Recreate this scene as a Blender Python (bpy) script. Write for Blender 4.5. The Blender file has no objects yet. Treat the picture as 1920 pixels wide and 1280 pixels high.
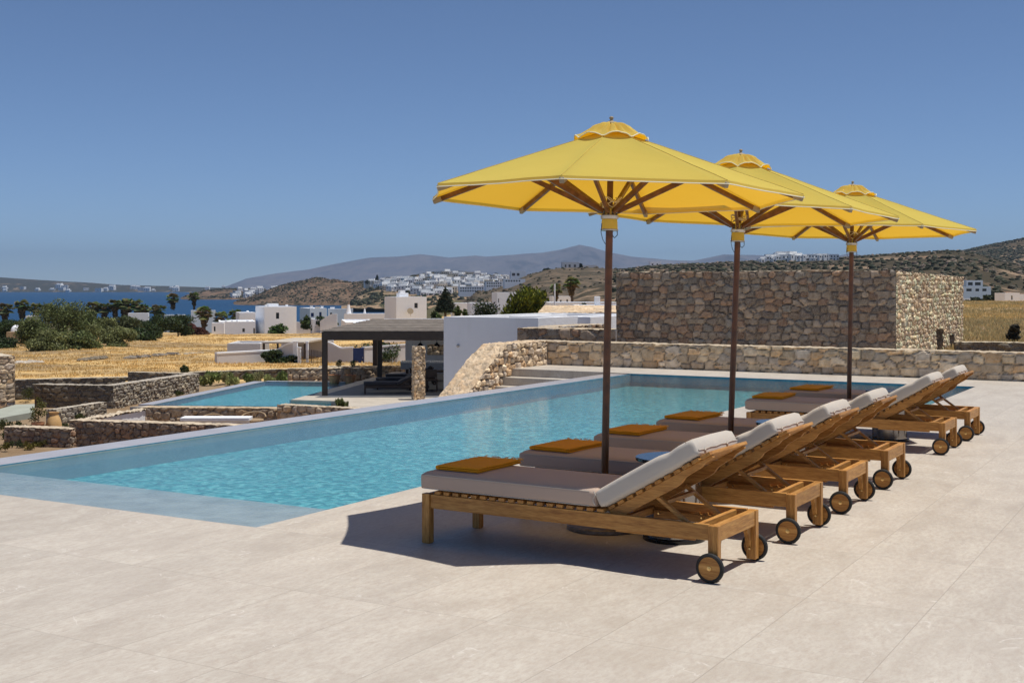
import bpy, math, random
import numpy as np
from mathutils import Vector, Matrix, Euler

random.seed(7)
RNG = np.random.default_rng(7)
scene = bpy.context.scene
COL = scene.collection

# ------------------------------------------------------------------ survey
FOC, CX, HY, EYE = 2306.0, 960.0, 540.0, 1.6


def P(px, py, z):
    """ground survey: bearing px and dip py of a point lying at height z"""
    Y = FOC * (EYE - z) / (py - HY)
    return Vector(((px - CX) / FOC * Y, Y, z))


def Q(px, py, Y):
    return Vector(((px - CX) / FOC * Y, Y, EYE - (py - HY) / FOC * Y))


def xat(px, Y):
    return (px - CX) / FOC * Y


O = Vector((-1.714, 8.236, 0.0))
DECK = Matrix.Translation(O) @ Matrix.Rotation(math.radians(-30), 4, 'Z')   # local x runs off the pool, local y along it


# ------------------------------------------------------------------ tagging
def tag(o, label=None, cat=None, group=None, kind=None):
    if label: o['label'] = label
    if cat: o['category'] = cat
    if group: o['group'] = group
    if kind: o['kind'] = kind
    return o


def empty(name, loc=(0, 0, 0), rz=0.0):
    o = bpy.data.objects.new(name, None)
    o.empty_display_size = 0.2
    o.location = loc
    o.rotation_euler = (0, 0, rz)
    COL.objects.link(o)
    return o


def kids(o, table={}):
    return [c for c in bpy.data.objects if c.parent == o]


def copy_tree(o, parent=None):
    c = o.copy()
    COL.objects.link(c)
    if parent is not None:
        c.parent = parent
    for ch in list(kids(o)):
        copy_tree(ch, c)
    return c


# ------------------------------------------------------------------ mesh builder
class MB:
    def __init__(self):
        self.v = []; self.f = []; self.mi = []; self.c = []; self.n = 0
        self.color = None

    def add(self, verts, faces, mi=0, col=None):
        b = self.n
        verts = [tuple(p) for p in verts]
        self.v += verts
        self.n += len(verts)
        for f in faces:
            self.f.append(tuple(i + b for i in f))
            self.mi.append(mi)
        cc = col if col is not None else (self.color or (1, 1, 1))
        if len(verts) and isinstance(cc[0], (tuple, list, np.ndarray)):
            self.c += [tuple(x) for x in cc]
        else:
            self.c += [tuple(cc)] * len(verts)

    def box(self, x0, x1, y0, y1, z0, z1, M=None, mi=0, col=None):
        vs = [Vector((x, y, z)) for z in (z0, z1) for y in (y0, y1) for x in (x0, x1)]
        if M is not None: vs = [M @ p for p in vs]
        self.add(vs, [(0, 2, 3, 1), (4, 5, 7, 6), (0, 1, 5, 4), (2, 6, 7, 3), (0, 4, 6, 2), (1, 3, 7, 5)], mi, col)

    def bar(self, a, b, w, h, up=(0, 0, 1), mi=0, col=None):
        a = Vector(a); b = Vector(b)
        d = (b - a); L = d.length; d.normalize()
        up = Vector(up)
        s = d.cross(up).normalized()
        t = s.cross(d).normalized()
        M = Matrix((( d.x, s.x, t.x, a.x), (d.y, s.y, t.y, a.y), (d.z, s.z, t.z, a.z), (0, 0, 0, 1)))
        self.box(0, L, -w / 2, w / 2, -h / 2, h / 2, M, mi, col)

    def prism(self, poly, y0, y1, M=None, mi=0):
        """poly in (x,z), extruded along y"""
        n = len(poly)
        vs = [Vector((p[0], y0, p[1])) for p in poly] + [Vector((p[0], y1, p[1])) for p in poly]
        if M is not None: vs = [M @ p for p in vs]
        fs = [tuple(range(n)), tuple(range(2 * n - 1, n - 1, -1))]
        for i in range(n):
            j = (i + 1) % n
            fs.append((i, i + n, j + n, j))
        self.add(vs, fs, mi)

    def slab(self, poly, z0, z1, mi=0):
        n = len(poly)
        vs = [Vector((p[0], p[1], z0)) for p in poly] + [Vector((p[0], p[1], z1)) for p in poly]
        fs = [tuple(range(n - 1, -1, -1)), tuple(range(n, 2 * n))]
        for i in range(n):
            j = (i + 1) % n
            fs.append((i, j, j + n, i + n))
        self.add(vs, fs, mi)

    def tube(self, pts, rad, n=8, mi=0, cap=True, closed=False):
        pts = [Vector(p) for p in pts]
        if not isinstance(rad, (list, tuple)): rad = [rad] * len(pts)
        vs = []; fs = []
        m = len(pts)
        prev = None
        for i, p in enumerate(pts):
            if closed:
                d = (pts[(i + 1) % m] - pts[i - 1]).normalized()
            else:
                d = (pts[min(i + 1, m - 1)] - pts[max(i - 1, 0)]).normalized()
            if prev is None:
                a = Vector((0, 0, 1)) if abs(d.z) < .9 else Vector((1, 0, 0))
                s = d.cross(a).normalized()
            else:
                s = (prev - d * prev.dot(d)).normalized()
            prev = s
            t = d.cross(s)
            for k in range(n):
                an = 2 * math.pi * k / n
                vs.append(p + (s * math.cos(an) + t * math.sin(an)) * rad[i])
        rng = range(m) if closed else range(m - 1)
        for i in rng:
            for k in range(n):
                a = i * n + k; b = i * n + (k + 1) % n
                j = (i + 1) % m
                c = j * n + (k + 1) % n; d_ = j * n + k
                fs.append((a, b, c, d_))
        if cap and not closed:
            fs.append(tuple(range(n - 1, -1, -1)))
            fs.append(tuple(range((m - 1) * n, m * n)))
        self.add(vs, fs, mi)

    def lathe(self, prof, n=24, M=None, mi=0, fn=None, ring=False):
        """prof: (r,z) list around z"""
        vs = []; fs = []
        for r, z in prof:
            for k in range(n):
                an = 2 * math.pi * k / n
                rr, zz = (r, z) if fn is None else fn(r, z, an)
                p = Vector((rr * math.cos(an), rr * math.sin(an), zz))
                vs.append(M @ p if M is not None else p)
        for i in range(len(prof) - 1):
            for k in range(n):
                fs.append((i * n + k, i * n + (k + 1) % n, (i + 1) * n + (k + 1) % n, (i + 1) * n + k))
        if ring:
            m = (len(prof) - 1) * n
            for k in range(n): fs.append((m + k, m + (k + 1) % n, (k + 1) % n, k))
        else:
            if prof[0][0] > 1e-6: fs.append(tuple(range(n - 1, -1, -1)))
            if prof[-1][0] > 1e-6: fs.append(tuple(range((len(prof) - 1) * n, len(prof) * n)))
        self.add(vs, fs, mi)

    def build(self, name, mats, parent=None, smooth=None, bevel=None, M=None, colors=False, seg=2):
        me = bpy.data.meshes.new(name)
        me.from_pydata(self.v, [], self.f)
        if not isinstance(mats, (list, tuple)): mats = [mats]
        for m in mats: me.materials.append(m)
        if len(mats) > 1: me.polygons.foreach_set('material_index', self.mi)
        if colors:
            at = me.color_attributes.new('Col', 'FLOAT_COLOR', 'POINT')
            arr = np.ones((len(self.v), 4), np.float32)
            arr[:, :3] = np.array(self.c, np.float32)
            at.data.foreach_set('color', arr.ravel())
        if smooth is not None:
            me.polygons.foreach_set('use_smooth', [True] * len(me.polygons))
            if smooth < 179: me.set_sharp_from_angle(angle=math.radians(smooth))
        me.update()
        o = bpy.data.objects.new(name, me)
        COL.objects.link(o)
        if parent is not None: o.parent = parent
        if M is not None: o.matrix_world = M
        if bevel:
            b = o.modifiers.new('edge', 'BEVEL')
            b.width = bevel; b.segments = seg; b.limit_method = 'ANGLE'; b.angle_limit = math.radians(40)
            b.harden_normals = False
        return o


def np_mesh(name, V, Fq, mat, parent=None, cols=None, smooth=False, M=None):
    me = bpy.data.meshes.new(name)
    V = np.asarray(V, np.float32); Fq = np.asarray(Fq, np.int32)
    k = Fq.shape[1]
    me.vertices.add(len(V)); me.vertices.foreach_set('co', V.ravel())
    me.loops.add(Fq.size); me.loops.foreach_set('vertex_index', Fq.ravel())
    me.polygons.add(len(Fq))
    me.polygons.foreach_set('loop_start', np.arange(0, Fq.size, k, dtype=np.int32))
    me.polygons.foreach_set('use_smooth', np.full(len(Fq), bool(smooth)))
    me.materials.append(mat)
    if cols is not None:
        at = me.color_attributes.new('Col', 'FLOAT_COLOR', 'POINT')
        arr = np.ones((len(V), 4), np.float32); arr[:, :3] = cols
        at.data.foreach_set('color', arr.ravel())
    me.update(calc_edges=True); me.validate()
    o = bpy.data.objects.new(name, me)
    COL.objects.link(o)
    if parent is not None: o.parent = parent
    if M is not None: o.matrix_world = M
    return o


# ------------------------------------------------------------------ numpy noise
def _h(ix, iy, s):
    n = (ix.astype(np.int64) * 374761393 + iy.astype(np.int64) * 668265263 + s * 974634777) & 0xffffffff
    n = ((n ^ (n >> 13)) * 1274126177) & 0xffffffff
    n = n ^ (n >> 16)
    return (n & 0xffffff) / float(0xffffff)


def vnoise(x, y, s=0):
    x = np.asarray(x, float); y = np.asarray(y, float)
    ix = np.floor(x); iy = np.floor(y)
    fx = x - ix; fy = y - iy
    fx = fx * fx * (3 - 2 * fx); fy = fy * fy * (3 - 2 * fy)
    a = _h(ix, iy, s); b = _h(ix + 1, iy, s); c = _h(ix, iy + 1, s); d = _h(ix + 1, iy + 1, s)
    return (a + (b - a) * fx) * (1 - fy) + (c + (d - c) * fx) * fy


def fbm(x, y, s=0, o=4):
    r = 0; a = .5; t = 0
    for i in range(o):
        r = r + a * (vnoise(x * 2 ** i + 13.7 * i, y * 2 ** i + 7.1 * i, s + i) - .5); t += a; a *= .55
    return r / t


# ------------------------------------------------------------------ materials
MATS = {}


class N:
    """tiny node helper"""
    def __init__(self, name):
        self.m = bpy.data.materials.new(name); self.m.use_nodes = True
        self.t = self.m.node_tree; self.t.nodes.clear()
        self.out = self.t.nodes.new('ShaderNodeOutputMaterial')

    def n(self, kind, **kw):
        nd = self.t.nodes.new('ShaderNode' + kind)
        for k, v in kw.items():
            if k in nd.inputs: self.set(nd, k, v)
            else: setattr(nd, k, v)
        return nd

    def set(self, nd, k, v):
        if isinstance(v, bpy.types.NodeSocket): self.t.links.new(v, nd.inputs[k])
        else:
            if isinstance(v, (tuple, list)) and len(v) == 3 and nd.inputs[k].type == 'RGBA': v = (*v, 1)
            nd.inputs[k].default_value = v

    def math(self, op, a, b=0.0, c=None, clamp=False):
        nd = self.t.nodes.new('ShaderNodeMath'); nd.operation = op; nd.use_clamp = clamp
        for i, v in enumerate((a, b, c)):
            if v is None: continue
            if isinstance(v, bpy.types.NodeSocket): self.t.links.new(v, nd.inputs[i])
            else: nd.inputs[i].default_value = v
        return nd.outputs[0]

    def mix(self, f, a, b, blend='MIX'):
        nd = self.t.nodes.new('ShaderNodeMix'); nd.data_type = 'RGBA'; nd.blend_type = blend
        nd.clamp_factor = True
        for i, v in ((0, f), (6, a), (7, b)):
            if isinstance(v, bpy.types.NodeSocket): self.t.links.new(v, nd.inputs[i])
            else:
                if isinstance(v, (tuple, list)): v = (*v, 1) if len(v) == 3 else v
                nd.inputs[i].default_value = v
        return nd.outputs[2]

    def ramp(self, f, stops, interp='LINEAR'):
        nd = self.t.nodes.new('ShaderNodeValToRGB'); nd.color_ramp.interpolation = interp
        e = nd.color_ramp.elements
        while len(e) < len(stops): e.new(.5)
        for i, (p, c) in enumerate(stops):
            e[i].position = p
            if not isinstance(c, (tuple, list)): c = (c, c, c)
            e[i].color = (*c, 1)
        self.t.links.new(f, nd.inputs[0])
        return nd.outputs[0]

    def coord(self, kind='Object', scale=(1, 1, 1), rot=(0, 0, 0)):
        tc = self.t.nodes.new('ShaderNodeTexCoord')
        mp = self.t.nodes.new('ShaderNodeMapping')
        mp.inputs['Scale'].default_value = scale
        mp.inputs['Rotation'].default_value = rot
        self.t.links.new(tc.outputs[kind], mp.inputs[0])
        return mp.outputs[0]

    def pos(self, scale=(1, 1, 1)):
        g = self.t.nodes.new('ShaderNodeNewGeometry')
        mp = self.t.nodes.new('ShaderNodeMapping')
        mp.inputs['Scale'].default_value = scale
        self.t.links.new(g.outputs['Position'], mp.inputs[0])
        return mp.outputs[0]

    def noise(self, vec, scale, detail=4, rough=.55, dist=0.0):
        nd = self.n('TexNoise')
        self.t.links.new(vec, nd.inputs['Vector'])
        nd.inputs['Scale'].default_value = scale; nd.inputs['Detail'].default_value = detail
        nd.inputs['Roughness'].default_value = rough; nd.inputs['Distortion'].default_value = dist
        return nd.outputs['Fac']

    def bump(self, h, strength=.3, dist=.01, normal=None):
        nd = self.n('Bump'); nd.inputs['Strength'].default_value = strength
        nd.inputs['Distance'].default_value = dist
        self.t.links.new(h, nd.inputs['Height'])
        if normal is not None: self.t.links.new(normal, nd.inputs['Normal'])
        return nd.outputs[0]

    def pbr(self, color, rough=.6, normal=None, metal=0.0, spec=.5, **kw):
        b = self.n('BsdfPrincipled')
        self.set(b, 'Base Color', color); self.set(b, 'Roughness', rough)
        b.inputs['Metallic'].default_value = metal
        b.inputs['Specular IOR Level'].default_value = spec
        if normal is not None: self.t.links.new(normal, b.inputs['Normal'])
        for k, v in kw.items(): self.set(b, k, v)
        return b.outputs[0]

    def done(self, sh):
        self.t.links.new(sh, self.out.inputs['Surface'])
        return self.m


def simple(name, color, rough=.6, var=.12, scale=6.0, bump=.0, metal=0.0, spec=.4, dist=.004, obj=False):
    k = N(name)
    v = k.coord() if obj else k.pos()
    f = k.noise(v, scale, 5)
    c2 = tuple(max(0, x * (1 - var * 2)) for x in color); c1 = tuple(min(1, x * (1 + var)) for x in color)
    col = k.mix(k.ramp(f, [(.3, 0), (.7, 1)]), c2, c1)
    nm = k.bump(k.noise(v, scale * 4, 4), bump, dist) if bump else None
    return k.done(k.pbr(col, rough, nm, metal, spec))


def teak(name, axis):
    k = N(name)
    sc = (1.2, 14, 14) if axis == 'x' else (14, 1.2, 14) if axis == 'y' else (14, 14, 1.2)
    v = k.coord(scale=sc)
    g = k.noise(v, 3.2, 6, .6, .6)
    g2 = k.noise(k.coord(scale=tuple(s * 2.5 for s in sc)), 6, 3)
    info = k.n('ObjectInfo')
    col = k.ramp(g, [(.28, (.21, .075, .014)), (.5, (.44, .20, .045)), (.72, (.64, .35, .105))])
    col = k.mix(.35, col, k.ramp(g2, [(.35, (.20, .07, .014)), (.65, (.62, .34, .10))]))
    w = k.math('MULTIPLY_ADD', info.outputs['Random'], .3, .82)
    nd = k.n('HueSaturation'); k.set(nd, 'Color', col); k.t.links.new(w, nd.inputs['Value'])
    nm = k.bump(g2, .25, .002)
    return k.done(k.pbr(nd.outputs[0], .48, nm, spec=.35))


def fabric(name, color, scale=260, wr=.5, sheen=.12):
    k = N(name)
    v = k.coord()
    f = k.noise(v, 3.0, 4)
    w = k.noise(v, scale, 2)
    col = k.mix(k.math('MULTIPLY', f, .5), color, tuple(c * .72 for c in color))
    col = k.mix(k.math('MULTIPLY', w, .3), col, tuple(min(1, c * 1.25) for c in color))
    h = k.math('ADD', k.math('MULTIPLY', w, .12), k.noise(v, 4.0, 3, .5, .8))
    nm = k.bump(h, wr, .02)
    return k.done(k.pbr(col, .9, nm, spec=.15, **{'Sheen Weight': sheen}))


def canvas_mat():
    k = N('yellow_canvas')
    v = k.coord()
    f = k.noise(v, 2.0, 4)
    w = k.noise(v, 300, 2)
    c = k.mix(f, (.94, .82, .21), (.88, .76, .18))
    c = k.mix(k.math('MULTIPLY', w, .25), c, (.94, .80, .28))
    nm = k.bump(k.noise(v, 3.0, 3, .5, .5), .25, .03)
    d = k.n('BsdfDiffuse', Roughness=.8); k.set(d, 'Color', c); k.set(d, 'Normal', nm)
    t = k.n('BsdfTranslucent'); k.set(t, 'Color', (.84, .41, .006))
    mx = k.n('MixShader'); mx.inputs[0].default_value = .42
    k.t.links.new(d.outputs[0], mx.inputs[1]); k.t.links.new(t.outputs[0], mx.inputs[2])
    return k.done(mx.outputs[0])


def stone_mat(name='rubble_stone', tint=(1, 1, 1)):
    k = N(name)
    a = k.n('Attribute'); a.attribute_name = 'Col'
    v = k.pos()
    n1 = k.noise(v, 9, 6, .65)
    n2 = k.noise(v, 45, 4, .6)
    c = k.mix(k.ramp(n1, [(.35, .85), (.62, 0)]), a.outputs[0], k.mix(1.0, a.outputs[0], (.60, .54, .47), 'MULTIPLY'))
    c = k.mix(k.ramp(n2, [(.45, 0), (.75, .5)]), c, (.62, .56, .47))
    if tint != (1, 1, 1): c = k.mix(1.0, c, tint, 'MULTIPLY')
    nm = k.bump(n2, .6, .012, )
    return k.done(k.pbr(c, .92, nm, spec=.15))


def deck_mat():
    k = N('deck_stone')
    v = k.coord()
    sep = k.n('SeparateXYZ'); k.t.links.new(v, sep.inputs[0])
    tx = k.math('DIVIDE', k.math('ADD', sep.outputs[0], 60 - 1.34), .6)
    ty = k.math('DIVIDE', k.math('ADD', sep.outputs[1], 60 + 1.21), 1.2)
    fx = k.math('FRACT', tx); fy = k.math('FRACT', ty)
    cx = k.math('FLOOR', tx); cy = k.math('FLOOR', ty)
    dx = k.math('MULTIPLY', k.math('MINIMUM', fx, k.math('SUBTRACT', 1, fx)), .6)
    dy = k.math('MULTIPLY', k.math('MINIMUM', fy, k.math('SUBTRACT', 1, fy)), 1.2)
    dd = k.math('MINIMUM', dx, dy)
    joint = k.ramp(dd, [(0, 1), (.0012, 1), (.0026, 0)])
    comb = k.n('CombineXYZ'); k.t.links.new(cx, comb.inputs[0]); k.t.links.new(cy, comb.inputs[1])
    wn = k.n('TexWhiteNoise'); k.t.links.new(comb.outputs[0], wn.inputs['Vector'])
    # each slab shows its own piece of the stone pattern
    off = k.n('VectorMath'); off.operation = 'SCALE'; k.t.links.new(wn.outputs['Color'], off.inputs[0]); off.inputs['Scale'].default_value = 7.0
    vv = k.n('VectorMath'); vv.operation = 'ADD'; k.t.links.new(v, vv.inputs[0]); k.t.links.new(off.outputs[0], vv.inputs[1])
    st = k.n('Mapping'); k.t.links.new(vv.outputs[0], st.inputs[0]); st.inputs['Scale'].default_value = (2.6, 1.0, 1)
    st.inputs['Rotation'].default_value = (0, 0, .35)
    n1 = k.noise(st.outputs[0], 1.5, 9, .68, .5)
    n2 = k.noise(st.outputs[0], 16, 6, .72, .3)
    n3 = k.noise(vv.outputs[0], 120, 3, .6)
    c = k.ramp(n1, [(.30, (.42, .368, .298)), (.5, (.495, .449, .378)), (.72, (.565, .524, .447))])
    c = k.mix(k.ramp(n2, [(.40, .0), (.66, .75)]), c, (.38, .31, .25))
    c = k.mix(k.ramp(n3, [(.4, 0), (.7, .25)]), c, (.60, .55, .49))
    # fine pale veins
    wv = k.n('TexNoise'); k.t.links.new(vv.outputs[0], wv.inputs['Vector']); wv.inputs['Scale'].default_value = 2.3
    wv.inputs['Detail'].default_value = 3; wv.inputs['Distortion'].default_value = 1.6
    vein = k.math('ABSOLUTE', k.math('SUBTRACT', wv.outputs['Fac'], .5))
    vm = k.ramp(vein, [(0, 1), (.003, .8), (.009, 0)])
    gate = k.ramp(k.noise(vv.outputs[0], 3.1, 2), [(.55, 0), (.65, 1)])
    c = k.mix(k.math('MULTIPLY', k.math('MULTIPLY', vm, gate), .55), c, (.72, .68, .62))
    tone = k.math('MULTIPLY_ADD', wn.outputs['Value'], .07, .965)
    hs = k.n('HueSaturation'); k.set(hs, 'Color', c); k.t.links.new(tone, hs.inputs['Value'])
    big = k.noise(v, .35, 3)
    c = k.mix(k.ramp(big, [(.35, .0), (.65, .14)]), hs.outputs[0], (.62, .58, .53))
    c = k.mix(k.math('MULTIPLY', joint, .55), c, (.25, .21, .17))
    h = k.math('SUBTRACT', k.math('MULTIPLY', n2, .35), joint)
    nm = k.bump(h, .35, .002)
    rg = k.ramp(n1, [(.3, .50), (.7, .68)])
    return k.done(k.pbr(c, rg, nm, spec=.35))


def water_mat(name, tint, scale, strength, extra=0.0, rough=.02, scale_f=1.0):
    k = N(name)
    v = k.coord(scale=(1.0, .55, 1))
    h = k.math('ADD', k.noise(v, scale, 3, .55, .5), k.math('MULTIPLY', k.noise(v, scale * 3.3, 2), .35))
    nm = k.bump(h, strength, .02)
    fr = k.n('Fresnel', IOR=1.33); k.t.links.new(nm, fr.inputs['Normal'])
    gl = k.n('BsdfGlossy', Roughness=rough); k.set(gl, 'Color', (1, 1, 1)); k.set(gl, 'Normal', nm)
    tr = k.n('BsdfTransparent'); k.set(tr, 'Color', tint)
    mx = k.n('MixShader')
    k.t.links.new(k.math('MULTIPLY_ADD', fr.outputs[0], scale_f, extra, clamp=True), mx.inputs[0])
    k.t.links.new(tr.outputs[0], mx.inputs[1]); k.t.links.new(gl.outputs[0], mx.inputs[2])
    return k.done(mx.outputs[0])


def mosaic_mat(name, c0, c1, c2, tile=.05):
    k = N(name)
    v = k.coord()
    vo = k.n('TexVoronoi'); k.t.links.new(v, vo.inputs['Vector']); vo.inputs['Scale'].default_value = 1 / tile
    vo.inputs['Randomness'].default_value = .55
    rnd = k.n('SeparateColor'); k.t.links.new(vo.outputs['Color'], rnd.inputs[0])
    col = k.ramp(rnd.outputs[0], [(0, c0), (.5, c1), (1, c2)])
    # tile-to-tile colour, with darker blotches mixed over it
    n = k.noise(v, 7, 4, .6, 1.0)
    col = k.mix(k.ramp(n, [(.38, .55), (.62, 0)]), col, c0)
    n2 = k.noise(v, .5, 3)
    col = k.mix(k.ramp(n2, [(.3, .3), (.7, 0)]), col, c0)
    return k.done(k.pbr(col, .5, None, spec=.3))


def terrain_mat():
    k = N('dry_ground')
    a = k.n('Attribute'); a.attribute_name = 'Col'
    v = k.pos()
    n1 = k.noise(v, .22, 8, .68)
    n2 = k.noise(v, 2.3, 6, .7)
    c = k.mix(k.ramp(n1, [(.42, 0), (.6, .55)]), a.outputs[0], k.mix(1.0, a.outputs[0], (.60, .52, .46), 'MULTIPLY'))
    c = k.mix(k.ramp(n2, [(.45, 0), (.7, .45)]), c, k.mix(1.0, a.outputs[0], (.55, .47, .40), 'MULTIPLY'))
    nm = k.bump(n2, .8, .15)
    return k.done(k.pbr(c, .95, nm, spec=.1))


def hill_mat(name, soil, rock, scrub, cover=.5, sc=.02, red=None):
    k = N(name)
    v = k.pos((1, .45, 1.6))
    n1 = k.noise(v, sc, 10, .68, .3)
    n2 = k.noise(v, sc * 5, 8, .7)
    n3 = k.noise(v, sc * 1.7, 6, .6)
    c = k.mix(k.ramp(n2, [(.35, 0), (.65, 1)]), soil, rock)
    if red: c = k.mix(k.ramp(n3, [(.52, 0), (.66, .8)]), c, red)
    t = .5 + (.5 - cover) * .35
    mask = k.math('ADD', k.math('MULTIPLY', n1, .55), k.math('MULTIPLY', n2, .45))
    c = k.mix(k.ramp(mask, [(t - .02, 0), (t + .05, 1)]), c, scrub)
    nm = k.bump(n2, .9, 1.2 if sc > .01 else 12.0)
    return k.done(k.pbr(c, .95, nm, spec=.05))


def leaf_mat():
    k = N('foliage')
    a = k.n('Attribute'); a.attribute_name = 'Col'
    b = k.n('BsdfPrincipled'); k.set(b, 'Base Color', a.outputs[0]); b.inputs['Roughness'].default_value = .6
    b.inputs['Specular IOR Level'].default_value = .3
    t = k.n('BsdfTranslucent'); k.set(t, 'Color', a.outputs[0])
    mx = k.n('MixShader'); mx.inputs[0].default_value = .3
    k.t.links.new(b.outputs[0], mx.inputs[1]); k.t.links.new(t.outputs[0], mx.inputs[2])
    return k.done(mx.outputs[0])


def plaster(name, color=(.80, .79, .77)):
    k = N(name)
    v = k.pos()
    n1 = k.noise(v, 1.1, 6, .65); n2 = k.noise(v, 9, 5)
    st = k.noise(k.pos((2.2, 2.2, .25)), 1.2, 6, .6)
    c = k.mix(k.ramp(n1, [(.35, .0), (.7, .16)]), color, tuple(x * .80 for x in color))
    c = k.mix(k.ramp(st, [(.55, 0), (.75, .12)]), c, (.50, .46, .40))
    nm = k.bump(k.math('ADD', n2, n1), .35, .03)
    return k.done(k.pbr(c, .85, nm, spec=.2))


M = MATS
M['teak_x'] = teak('teak_along', 'x'); M['teak_y'] = teak('teak_across', 'y'); M['teak_z'] = teak('teak_upright', 'z')
M['cushion'] = fabric('taupe_fabric', (.52, .475, .42))
M['seat_shade_fabric'] = fabric('seat_shade_fabric', (.50, .385, .31))  # same cushion cloth, with the warm parasol shade put into its colour
M['piping'] = fabric('piping_fabric', (.50, .45, .39))
M['throw'] = fabric('mustard_wool', (.80, .345, .02), 180, .8, 0.0)
M['fringe'] = fabric('fringe_wool', (.78, .50, .22), 180, .5, 0.0)
M['canvas'] = canvas_mat()
M['hem'] = simple('white_hem', (.80, .74, .55), .8, .05)
M['pole'] = simple('varnished_pole', (.12, .042, .010), .32, .25, 14, .1, spec=.5, obj=True)
M['rib'] = simple('varnished_rib', (.20, .085, .03), .4, .25, 18, .1, obj=True)
M['ribcap'] = simple('rib_cap', (.34, .27, .18), .6, .1)
M['brass'] = simple('brass', (.80, .58, .26), .28, .1, metal=1.0)
M['steel'] = simple('brushed_steel', (.55, .52, .49), .35, .1, metal=1.0)
M['rubber'] = simple('rubber', (.018, .018, .018), .7, .15, 30, .2)
M['blacktop'] = simple('black_lacquer', (.012, .012, .014), .12, .1, spec=.5)
M['blackmetal'] = simple('black_metal', (.03, .03, .032), .25, .1, metal=.6)
M['basestone'] = simple('base_plate_metal', (.20, .16, .13), .42, .25, 25, .15, metal=.3)
M['rope'] = simple('cord', (.75, .66, .48), .8)
M['darkcord'] = simple('dark_cord', (.03, .035, .03), .7)
M['deck'] = deck_mat()
M['water'] = water_mat('pool_water', (.80, .95, .97), 20, .34)
M['farwater'] = water_mat('lower_pool_water', (.80, .95, .97), 9, 1.0, scale_f=.42)
M['ledgewater'] = M['water']
M['poolfloor'] = mosaic_mat('pool_mosaic', (.035, .20, .23), (.11, .42, .44), (.32, .65, .64))
M['poolwall'] = mosaic_mat('pool_wall_mosaic', (.05, .20, .30), (.07, .26, .37), (.11, .33, .43))
M['ledge'] = simple('ledge_stone', (.42, .37, .36), .45, .12, 5, .15)
M['edge'] = simple('overflow_stone', (.46, .43, .42), .25, .06, 3, .05, spec=.6)
M['concrete'] = simple('pale_concrete', (.50, .46, .41), .8, .08, 3, .2)
M['stone'] = stone_mat()
M['stonedark'] = stone_mat('rubble_stone_dark', (.62, .60, .58))
M['terrain'] = terrain_mat()
M['leaf'] = leaf_mat()
M['bark'] = simple('bark', (.13, .095, .065), .9, .25, 12, .6, dist=.02)
M['white'] = plaster('white_plaster', (.87, .885, .91))
M['village'] = plaster('village_plaster', (.82, .82, .81))
M['warmwhite'] = plaster('grey_plaster', (.64, .625, .62))
M['glass'] = simple('dark_glass', (.03, .035, .045), .15, .1)
M['shutter'] = simple('grey_shutter', (.12, .11, .10), .6, .1)
M['blue'] = simple('blue_paint', (.012, .04, .16), .5, .1)
M['bronze'] = simple('bronze_frame', (.055, .04, .03), .5, .1)
M['slat'] = simple('weathered_slat', (.30, .25, .20), .8, .25, 3, .3)
M['terracotta'] = simple('terracotta', (.50, .24, .12), .8, .15, 8, .3)
M['yellowclay'] = simple('yellow_clay', (.66, .41, .17), .75, .1, 6, .3)
M['darkcushion'] = fabric('charcoal_fabric', (.05, .048, .055))
M['darkwood'] = simple('dark_wood', (.05, .032, .025), .5, .2, 12)
M['greypaint'] = simple('grey_counter', (.42, .44, .48), .6, .06)
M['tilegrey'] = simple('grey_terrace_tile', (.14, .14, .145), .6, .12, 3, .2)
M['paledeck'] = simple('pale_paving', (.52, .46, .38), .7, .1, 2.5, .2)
M['sage'] = simple('sage_canvas', (.36, .38, .32), .8, .06, 2)
M['rooftile'] = simple('pebble_roof', (.46, .38, .28), .9, .35, 4, .8, dist=.05)
M['wicker'] = simple('wicker', (.38, .27, .16), .8, .2, 40)
M['sea'] = None
# ------------------------------------------------------------------ land
YK = np.array([2, 20, 27, 35, 40, 56, 58, 75, 100, 130, 170, 230, 300, 500, 800, 1200, 2600], float)
_L = [-2.7, -2.7, -2.65, -2.6, -2.85, -2.85, -2.62, -3.0, -3.5, -4.2, -5.2, -6.9, -9.5, -15, -19.5, -25, -35]
_M = [-2.7, -2.7, -2.65, -2.6, -2.85, -2.85, -2.62, -3.1, -3.35, -3.8, -4.7, -6.2, -8.7, -14, -19.5, -25, -35]
_N = [-2.7, -2.7, -2.6, -2.5, -2.6, -2.4, -2.3, -2.1, -2.2, -2.6, -3.0, -3.6, -4.6, -7, -9, -9, -9]
_R1 = [-1.2, -1.2, -1.0, -.6, -.4, -.2, -.2, 0, 0, -.3, -.8, -1.5, -2.0, -3, -3, -3, -3]
_R2 = [-.8, -.8, -.3, .02, .06, .12, .13, .22, .30, -.2, -1.4, -1.8, -1.5, 0, 1, 1, 1]
TC = np.array([-6000, 560, 745, 860, 1150, 1700, 9000], float)
TT = np.array([_L, _L, _M, _N, _R1, _R2, _R2])


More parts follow.
